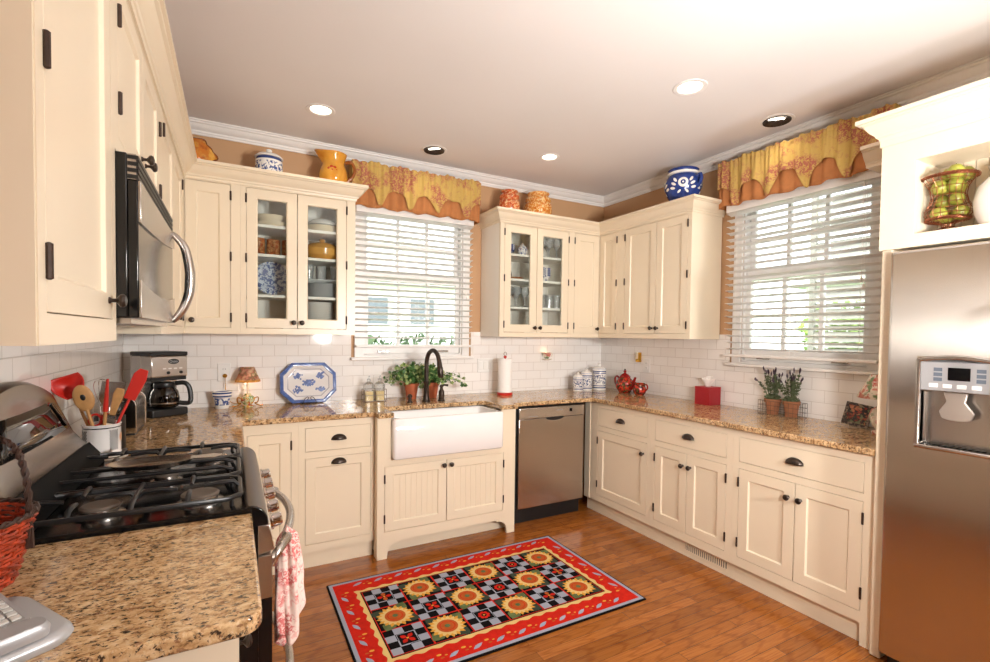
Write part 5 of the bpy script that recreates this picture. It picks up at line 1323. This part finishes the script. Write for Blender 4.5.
def whisk(r,q,L):
    X(M().tube([(0,0,0),(0,0,L*.62)],.007,8),q).build('handle',STEELP,r)
    m=M()
    for k in range(5):
        a=PI*k/5
        m.tube([(.032*sin(PI*t)*cos(a)*(.5+t*.7),.032*sin(PI*t)*sin(a)*(.5+t*.7),L*.62+.11*sin(PI*t/2 if t<.999 else PI/2)) if t<=.5 else (.032*sin(PI*t)*cos(a)*(.5+t*.7),.032*sin(PI*t)*sin(a)*(.5+t*.7),L*.62+.11*sin(PI*t/2)) for t in [i/10 for i in range(11)]],.0011,5)
    for k in range(5): pass
    X(m,q).build('wire_loops',CHROME,r)
def redhandle(r,q,L):
    X(M().tube([(0,0,0),(0,0,L*.55)],.0055,8),q).build('wooden_shaft',WOODU,r); X(M().tube([(0,0,L*.551),(0,0,L*.7),(0,0,L)],[.009,.0075,.004],10),q).build('red_sleeve',RED,r)
def turner(r,q,L):
    X(M().tube([(0,0,0),(0,0,L)],.0035,8),q).build('handle',STEELP,r)
    X(M().prism([(-.022,L),(.022,L),(.038,L+.03),(.038,L+.10),(-.038,L+.10),(-.038,L+.03)],-.001,.001,'xz'),q).build('steel_blade',STEELP,r)
def brush(r,q,L):
    X(M().prism([(-.010,.142),(.010,.142),(.013,L*.75),(.017,L*.9),(.012,L),(-.012,L),(-.017,L*.9),(-.013,L*.75)],-.005,.005,'xz'),q).build('wood_handle',WOODU,r,bevel=.003)
    X(M().prism([(-.018,.11),(.018,.11),(.013,.1415),(-.013,.1415)],-.0065,.0065,'xz'),q).build('steel_ferrule',STEELP,r)
    X(M().prism([(-.017,.0),(.017,.0),(.018,.1095),(-.018,.1095)],-.006,.006,'xz'),q).build('bristles',IV,r)
def scissors(r,q,L):
    for s in (-1,1): X(M().tube([(s*.018+.018*cos(t),0,L+.022*sin(t)) for t in [2*PI*k/14 for k in range(14)]],.0045,6,closed=True),q).build('red_handle_loop',RED,r)
    X(M().prism([(-.004,0),(.004,0),(.007,L-.02),(-.007,L-.02)],-.002,.002,'xz'),q).build('blades',STEELP,r)
uten('red_scoop_spoon','big red scoop spoon leaning left out of the utensil crock','spoon',-.36,.03,.215,ladle)
uten('wooden_spoon','wooden spoon with a hole leaning left in the utensil crock','spoon',-.20,-.18,.165,spoon_wood)
uten('wire_whisk','wire whisk standing at the back of the utensil crock','whisk',-.06,.22,.26,whisk)
uten('red_spatula','large red silicone spatula leaning right from the utensil crock','spatula',.40,.06,.20,lambda r,q,L:spat(r,q,L,RED,.024,.125,RED))
uten('red_handled_tool','wooden tool with a bright red sleeve in the front of the utensil crock','utensil',.10,-.20,.28,redhandle)
uten('steel_turner','steel turner behind the brush in the utensil crock','turner',.10,.24,.16,turner)
uten('pastry_brush','wooden brush with steel ferrule leaning far right over the crock rim','brush',.30,-.20,.25,brush,bx=-.012,by=.010)
uten('kitchen_scissors','red-handled kitchen scissors in the middle of the utensil crock','scissors',-.005,-.03,.115,scissors)
# spoon rest on the middle grate
r=thing('steel_tray','oval steel spoon rest lying on the middle grate of the range','tray',(-3.355,-1.79,.9745))
def oval(a,b,z,p=0): return [(a*cos(t)+p*(1 if cos(t)>.97 else 0),b*sin(t),z) for t in [2*PI*k/32 for k in range(32)]]
loft(M(),[oval(.07,.035,0),oval(.095,.05,.004),oval(.112,.062,.020),oval(.118,.066,.021),oval(.112,.061,.018),oval(.092,.047,.006),oval(.07,.034,.003)]).build('tray',STEELP,r,angle=60)
M().prism([(.10,-.018),(.165,-.028),(.195,0),(.165,.028),(.10,.018)],.018,.021,'xy').build('pointed_handle',STEELP,r,bevel=.001)
# towel on the oven handle
def towel():
    m=M(); cx,cy=-2.988,-2.005
    def fn(u,v):
        a=2*PI*u; R=lerp(.022,.037,min(1,v*1.5))*(1+.20*sin(5*a+2*v)+.10*sin(9*a+1-3*v))
        zb=.445+.10*max(0,cos(a+.3))+.045*sin(2*a+.6)
        x=cx+R*cos(a)*1.0+.008*v; y=cy+R*sin(a)*1.25
        z=lerp(.797,zb,v**.9)
        if v<.12: k=sin(PI/2*v/.12); x=cx+(x-cx)*k; y=cy+(y-cy)*(.35+.65*k)
        return (x,y,z)
    return m.grid(fn,72,40,closed_u=True)
solo(towel(),'kitchen_towel',TOWEL,'red and white toile towel hanging over the oven door handle','towel',(-2.95,-2.0,.79),normals=False,solid=.004,angle=80)
# red wicker basket with handle
r=thing('wicker_basket','red-orange woven wicker basket with tall dark handle at the left edge','basket',(-3.590,-2.372,CT))
def bk(z): return lerp(.082,.112,min(1,z/.125))
m=M(); nW=40
for k in range(17):
    z=.006+k*.0073; pts=[]
    for i in range(nW):
        a=2*PI*i/nW; R=bk(z)+.0032*(1 if (i+k)%2 else -1); pts.append((R*cos(a),R*sin(a),z+.0022*sin(4*a+k)))
    m.tube(pts,.0036,5,closed=True)
for i in range(nW//2):
    a=2*PI*(2*i)/nW; m.tube([(bk(z)*cos(a),bk(z)*sin(a),z) for z in (.002,.06,.128)],.003,5)
m.lathe([(.0001,.002),(.083,.002),(.083,.008),(.0001,.008)],(0,0,0),32); m.build('woven_body',WICKER,r,angle=60)
m=M()
for ph in (0,PI):
    m.tube([((bk(.13)+.003)*cos(2*PI*i/60)+.003*cos(2*PI*i/60)*cos(18*2*PI*i/60+ph),(bk(.13)+.003)*sin(2*PI*i/60)+.003*sin(2*PI*i/60)*cos(18*2*PI*i/60+ph),.131+.004*sin(18*2*PI*i/60+ph)) for i in range(60)],.0035,5,closed=True)
m.build('braided_rim',WICKERD,r)
m=M()
for ph in (0,PI):
    pts=[]
    for i in range(61):
        t=i/60; a=PI*t; x=.108*cos(a)*(1 if 1 else 0); xx=.108*(abs(cos(a))**.42)*(1 if cos(a)>0 else -1); z=.06+.225*(sin(a)**.55 if sin(a)>0 else 0)
        pts.append((xx+.0035*cos(26*t*PI+ph),.0035*sin(26*t*PI+ph),z))
    m.tube(pts,.0038,5)
m.build('twisted_handle',WICKERD,r)
# cordless phone
r=thing('cordless_phone','silver grey cordless telephone on its cradle in the near left corner','telephone',(-3.466,-2.597,CT),math.radians(34))
m=M(); loft(m,[rloop(-.068,.068,-.108,.10,0,.035,6),rloop(-.072,.072,-.112,.104,.008,.035,6),rloop(-.070,.070,-.110,.102,.016,.035,6),rloop(-.062,.062,-.100,.094,.022,.032,6)]); m.build('cradle_base',GREYPL,r,angle=50)
loft(M(),[rloop(-.036,.036,-.106,-.070,.0225,.012,4),rloop(-.038,.038,-.108,-.066,.036,.013,4),rloop(-.034,.034,-.104,-.070,.043,.012,4)]).build('cradle_lip',GREYPL,r,angle=50)
T=Matrix.Translation((.0,.022,.0262))@Matrix.Rotation(math.radians(5),4,'X')
hs_=M(); loft(hs_,[rloop(-.027,.027,-.086,.090,0,.016,5),rloop(-.031,.031,-.090,.094,.006,.018,5),rloop(-.031,.031,-.090,.094,.014,.018,5),rloop(-.028,.028,-.087,.091,.019,.017,5)]); hs_.xf(T); hs=hs_.build('handset',GREYPL,r,angle=50)
m=M().box(-.023,.023,-.075,.010,.0188,.0195); m.xf(T); m.build('keypad_plate',plain('mid_grey_plastic',(150,148,146),.4),hs)
m=M()
for i in range(3):
    for j in range(5): m.box((i-1)*.0145-.0055,(i-1)*.0145+.0055,-.070+j*.0155,-.060+j*.0155,.0196,.0222)
m.xf(T); m.build('keypad_keys',plain('pale_grey_keys',(206,204,200),.4),hs)
m=M().box(-.018,.018,.024,.060,.0188,.0198); m.xf(T); m.build('handset_display',DARKSCREEN,hs)
M().tube([(-.022,.108,.036),(-.022,.135,.040),(-.022,.152,.042)],[.008,.007,.006],8).build('antenna',GREYPL,hs)

# ================================================================== RUG
rx0,rx1,ry0,ry1=-2.685,-1.205,-1.785,-.875
r=None; m=M(); RM=[plain('rug_black',(14,12,14),.95,spec=.08,bstr=.3),plain('rug_blue_grey',(150,154,168),.95,spec=.08,bstr=.3),plain('rug_red',(186,36,24),.95,spec=.08,var=.12,scale=40,bstr=.3),plain('rug_cream',(210,180,116),.95,spec=.08,bstr=.3),plain('rug_gold',(206,150,60),.95,spec=.08,bstr=.3),plain('rug_orange',(172,84,38),.95,spec=.08,var=.15,scale=60,bstr=.3),plain('rug_green',(92,104,66),.95,spec=.08,var=.25,scale=40,bstr=.3),plain('rug_dark_green',(54,64,52),.95,spec=.08,bstr=.3)]
K,G,R_,C_,Y_,O_,GR,DG=range(8)
m.box(rx0,rx1,ry0,ry1,.0,.008,K)
lay_=[.008]
def flat(poly,mat,lv): m.poly([(x,y,.008+.00035*lv) for x,y in poly],mat)
def rect(i,mat,lv): flat([(rx0+i,ry0+i),(rx1-i,ry0+i),(rx1-i,ry1-i),(rx0+i,ry1-i)],mat,lv)
rect(.008,G,1); rect(.026,R_,2)
cw=.196; nx,ny=6,3; cx0=(rx0+rx1)/2-cw*nx/2; cy0=(ry0+ry1)/2-cw*ny/2
# wavy cream band
def wavy(off,amp):
    P=[]; x0,x1,y0,y1=cx0-off,cx0+cw*nx+off,cy0-off,cy0+cw*ny+off
    def side(a,b,nrm):
        L=math.dist(a,b); n=int(L/.012); k=round(L/.075)
        for i in range(n):
            t=i/n; w=amp*cos(2*PI*k*t); P.append((lerp(a[0],b[0],t)+nrm[0]*w,lerp(a[1],b[1],t)+nrm[1]*w))
    side((x0,y0),(x1,y0),(0,-1)); side((x1,y0),(x1,y1),(1,0)); side((x1,y1),(x0,y1),(0,1)); side((x0,y1),(x0,y0),(-1,0)); return P
flat(wavy(.028,.006),C_,3)
flat([(cx0-.006,cy0-.006),(cx0+cw*nx+.006,cy0-.006),(cx0+cw*nx+.006,cy0+cw*ny+.006),(cx0-.006,cy0+cw*ny+.006)],K,4)
def disc(x,y,rr,n=16,sx=1,sy=1): return [(x+rr*sx*cos(2*PI*i/n),y+rr*sy*sin(2*PI*i/n)) for i in range(n)]
def leafp(x,y,a,L,w):
    pts=[(0,0),(L*.3,w*.8),(L*.6,w),(L*.85,w*.5),(L,0),(L*.85,-w*.5),(L*.6,-w),(L*.3,-w*.8)]
    return [(x+p*cos(a)-q*sin(a),y+p*sin(a)+q*cos(a)) for p,q in pts]
q=random.Random(2)
for i in range(nx):
    for j in range(ny):
        x0=cx0+i*cw; y0=cy0+j*cw; xm,ym=x0+cw/2,y0+cw/2; b=.004
        flat([(x0,y0),(x0+cw,y0),(x0+cw,y0+cw),(x0,y0+cw)],R_,5)
        if (i+j)%2==0:
            flat([(x0+b,y0+b),(x0+cw-b,y0+b),(x0+cw-b,y0+cw-b),(x0+b,y0+cw-b)],K,6); s=(cw-2*b)/4
            for a in range(4):
                for c in range(4):
                    if (a+c)%2==0: flat([(x0+b+a*s,y0+b+c*s),(x0+b+a*s+s,y0+b+c*s),(x0+b+a*s+s,y0+b+c*s+s),(x0+b+a*s,y0+b+c*s+s)],G,7)
            d=s*.92; flat([(xm-d,ym-d),(xm+d,ym-d),(xm+d,ym+d),(xm-d,ym+d)],G,8); d=s*.86; flat([(xm-d,ym-d),(xm+d,ym-d),(xm+d,ym+d),(xm-d,ym+d)],K,9)
            typ=(i*2+j)%3; np_=4 if typ!=1 else 8
            for k in range(np_):
                a=2*PI*k/np_+(PI/4 if typ==0 else 0)
                if typ==1: flat(disc(xm+.022*cos(a),ym+.022*sin(a),.0095,10),R_,10)
                else: flat(leafp(xm+.004*cos(a),ym+.004*sin(a),a,.036,.012),R_ if typ==0 else (O_ if k%2 else R_),10)
            flat(disc(xm,ym,.006,8),Y_,11)
        else:
            flat([(x0+b,y0+b),(x0+cw-b,y0+b),(x0+cw-b,y0+cw-b),(x0+b,y0+cw-b)],K,6)
            rot=q.uniform(-.2,.2)
            for k in range(4):
                a=PI/4+PI/2*k+rot; flat(leafp(xm+.03*cos(a),ym+.03*sin(a),a,.096,.034),GR if k%2==0 else DG,7+k*.2) if 1 else 0
            for ring,(n_,L,w,off) in enumerate(((17,.092,.0140,.0),(17,.080,.0125,.18))):
                for k in range(n_):
                    a=2*PI*k/n_+off+rot; flat(leafp(xm+.02*cos(a),ym+.02*sin(a),a,L-.02+q.uniform(-.005,.005),w),Y_ if ring==0 else C_,8+ring*1.5+k*.04)
            flat(disc(xm,ym,.051,22),O_,12); flat(disc(xm,ym,.038,18),R_,12.6); flat(disc(xm,ym,.034,18),O_,13); flat(disc(xm,ym,.014,12),GR,13.6)
# border leaves and scrolls
def motif(x,y,a):
    flat(leafp(x-.032*cos(a),y-.032*sin(a),a+.45,.062,.0105),G,4)
    for k in range(3):
        t=a-.5+.5*k; flat(disc(x+.045*cos(a)+.016*cos(t+1.2*k),y+.045*sin(a)+.016*sin(t+1.2*k),.0085-.0018*k,8,1.4,.8),O_ if k%2 else Y_,4.5)
bo=.075
for k in range(11):
    x=lerp(rx0+.10,rx1-.10,(k+.5)/11); motif(x,ry1-bo,0); motif(x,ry0+bo,PI)
for k in range(5):
    y=lerp(ry0+.12,ry1-.12,(k+.5)/5); motif(rx0+bo,y,PI/2); motif(rx1-bo,y,-PI/2)
solo(m,'patterned_rug',RM,'red bordered rug with sunflowers and checkered squares on the oak floor','rug',((rx0+rx1)/2,(ry0+ry1)/2,0.0005),normals=False)

# ================================================================== NICHE ABOVE THE REFRIGERATOR
nz=1.8435
UXc,UYc=-.545,-2.750
r=thing('wire_urn','twisted copper wire urn filled with green apples in the niche','urn',(UXc,UYc,nz))
pr=[(.052,.0),(.045,.012),(.020,.022),(.022,.035),(.055,.05),(.072,.07),(.075,.095),(.062,.12),(.055,.15),(.060,.185),(.075,.21),(.084,.225)]
m=M()
for z_,rr in ((.001,.052),(.022,.021),(.055,.060),(.075,.075),(.095,.076),(.12,.063),(.15,.056),(.185,.061),(.21,.076),(.225,.085),(.230,.088)):
    m.tube([(rr*cos(2*PI*i/28),rr*sin(2*PI*i/28),z_) for i in range(28)],.0014 if z_<.22 and z_>.06 else .0028,5,closed=True)
for k in range(18):
    a=2*PI*k/18; m.tube([(rr*cos(a+.05*z_*0),rr*sin(a),z_+.001) for rr,z_ in pr],.0012,5)
for ph in (0,PI/2,PI,3*PI/2):
    m.tube([((.087+.006*cos(10*t+ph))*cos(t),(.087+.006*cos(10*t+ph))*sin(t),.226+.006*sin(10*t+ph)) for t in [2*PI*i/80 for i in range(80)]],.002,5,closed=True)
    m.tube([((.066+.006*cos(9*t+ph))*cos(t),(.066+.006*cos(9*t+ph))*sin(t),.056+.006*sin(9*t+ph)) for t in [2*PI*i/80 for i in range(80)]],.002,5,closed=True)
m.build('wire_basketwork',COPPERW,r)
ap=[(0.0,-.040,.078),(.036,.018,.078),(-.036,.018,.078),(-.012,-.030,.1255+.008),(.012,.022,.134),(-.018,-.026,.190),(.022,-.022,.188),(-.024,.022,.189),(.022,.026,.192),(.0,-.001,.238),(-.044,-.034,.216+.02),(.040,-.040,.240)]
names=['at the very bottom front','low down on the back right','low down on the back left','in the front of the waist','in the back of the waist','in the front left of the upper tier','in the front right of the upper tier','in the back left of the upper tier','in the back right of the upper tier','heaped on the very top middle','on the left of the top heap','on the right of the top heap']
for k,(x,y,z) in enumerate(ap):
    R=.029 if k not in (3,4) else .026
    a=thing('green_apple','yellow-green apple in the copper wire urn','apple',(UXc+x,UYc+y,nz+z-R),0,'green apples in the wire urn')
    M().lathe([(.0001,R*.12),(R*.35,.0),(R*.75,R*.18),(R,R*.85),(R*.93,R*1.35),(R*.55,R*1.85),(R*.2,R*1.9),(.0001,R*1.75)],(0,0,0),18,caps=False).build('apple_body',APPLE,a,angle=80); M().tube([(0,0,R*1.72),(.002,0,R*2.1)],.0013,5).build('stem',BARK,a)
r=thing('white_pitcher','big white ceramic pitcher at the right edge of the niche','pitcher',(-.548,-2.932,nz))
M().lathe([(.0001,0),(.075,0),(.08,.005),(.098,.05),(.104,.10),(.092,.155),(.06,.19),(.055,.21),(.064,.23),(.06,.23),(.05,.20),(.0001,.19)],(0,0,0),36).build('pitcher_body',CERAM,r,angle=60)
M().tube(catmull([(0,-.06,.205),(0,-.12,.215),(0,-.15,.16),(0,-.112,.09)],6),.011,10).build('handle',CERAM,r)
# two small ornaments hanging on the side of the niche cabinet
solo(M().lathe([(.0001,0),(.018,.012),(.022,.03),(.012,.05),(.003,.058),(.0025,.075),(.0001,.076)],(-.42,-2.520,2.12),14),'hanging_ornament',plain('orange_felt',(222,140,40),.8),'orange ornament hanging beside the blind under the short ledge','ornament',(-.42,-2.520,2.12))
solo(M().lathe([(.0001,0),(.012,.008),(.014,.02),(.008,.032),(.002,.04),(.0001,.041)],(-.40,-2.522,1.945),14),'hanging_ornament',BLUE,'small blue ornament hanging beside the blind at the refrigerator cabinet','ornament',(-.40,-2.522,1.945))
# ================================================================== OUTSIDE, LIGHT, CAMERA
W=bpy.data.worlds.new('sky'); sc.world=W; W.use_nodes=True
nt=W.node_tree; nt.nodes.clear()
bg=nt.nodes.new('ShaderNodeBackground'); ow=nt.nodes.new('ShaderNodeOutputWorld'); sk=nt.nodes.new('ShaderNodeTexSky')
sk.sky_type='HOSEK_WILKIE'; sk.turbidity=8; sk.ground_albedo=.6; sk.sun_direction=Vector((-.3,-.4,.8)).normalized()
hs=nt.nodes.new('ShaderNodeHueSaturation'); hs.inputs['Saturation'].default_value=.3
nt.links.new(sk.outputs[0],hs.inputs['Color']); nt.links.new(hs.outputs[0],bg.inputs[0]); bg.inputs[1].default_value=SKY; nt.links.new(bg.outputs[0],ow.inputs[0])
aim(light('studio_flash','AREA',(-2.0,-3.62,1.42),FLASH_A,(1,.975,.945),shape='DISK',size=.22,spread=math.radians(170)),(-1.15,-.8,1.35))
aim(light('studio_flash','AREA',(-1.38,-4.55,1.62),FLASH_B,(1,.975,.945),shape='DISK',size=.2,spread=math.radians(165)),(-1.6,0,1.5))
aim(light('bounce_flash','AREA',(-1.7,-3.9,1.7),FLASH_C,(1,.975,.945),shape='DISK',size=.3,spread=math.radians(150)),(-1.6,-3.2,2.72))
i=0
for x,y,r,k in cans:
    i+=1
    t=thing('recessed_light',{1:'white recessed ceiling light above the plate cabinet, leftmost lamp',2:'dark-rimmed recessed eyeball light in front of the back window valance',3:'small white recessed ceiling light near the back corner',4:'large white recessed ceiling light nearest the middle of the room',5:'dark-rimmed recessed eyeball light in front of the right window valance'}.get(i,'white recessed ceiling light behind the camera'),'ceiling light',(x,y,ZC-.004),0,'recessed ceiling lights')
    dark=k=='d'; mat=BRONZE if dark else WHITE_TRIM
    m=M().lathe([(r*.93,.05),(r*.93,.004),(r*1.0,-.0005),(r*1.28,-.0005),(r*1.32,.0015),(r*1.32,.0035),(r*1.0,.0035)],(0,0,0),32,caps=False); m.build('trim_ring',WHITE_TRIM if not dark else WHITE_TRIM,t)
    if dark:
        m=M().lathe([(r*.60,.030),(r*.70,.012),(r*.92,.0),(r*1.04,-.006),(r*1.06,.0)],(0,0,0),28,caps=False); m.build('dark_baffle',BRONZE,t)
        m=M().lathe([(.0001,-.0),(r*.58,-.0),(r*.62,.006)],(0,0,0),24); m.xf(Matrix.Translation((.008,.008,.012))@Matrix.Rotation(math.radians(20),4,Vector((1,-1,0)))); m.build('lamp_lens',LAMP,t)
    else:
        M().lathe([(.0001,.006),(r*.92,.006)],(0,0,0),28,caps=False).build('lamp_lens',LAMP,t)
    M().lathe([(r*.95,.006),(r*.95,.06),(.0001,.062)],(0,0,.0),24,caps=False).build('can_housing',WHITE_TRIM,t)
    light('recessed_spot','SPOT',(x,y,ZC-.012),CAN*(.7 if dark else 1),(1,.85,.66),spot_size=math.radians(125),spot_blend=.7,shadow_soft_size=r*.8)
# camera
f_=482.9139; yaw,pitch,roll=.5002,-.027,.0121
fw=Vector((sin(yaw)*cos(pitch),cos(yaw)*cos(pitch),sin(pitch))); rt=Vector((cos(yaw),-sin(yaw),0)); up=rt.cross(fw)
Rv=cos(roll)*rt+sin(roll)*up; Uv=-sin(roll)*rt+cos(roll)*up
cd=bpy.data.cameras.new('camera'); cd.sensor_width=36; cd.lens=f_/990*36; cd.shift_x=-1.741/990; cd.shift_y=17.241/990; cd.clip_start=.05
co=bpy.data.objects.new('camera',cd); col.objects.link(co)
co.matrix_world=Matrix(((Rv.x,Uv.x,-fw.x,-3.1343),(Rv.y,Uv.y,-fw.y,-3.6209),(Rv.z,Uv.z,-fw.z,1.4003),(0,0,0,1)))
sc.camera=co
sc.view_settings.view_transform='Standard'; sc.view_settings.look='None'; sc.view_settings.gamma=1; sc.view_settings.use_curve_mapping=False
sc.view_settings.exposure=EXPO
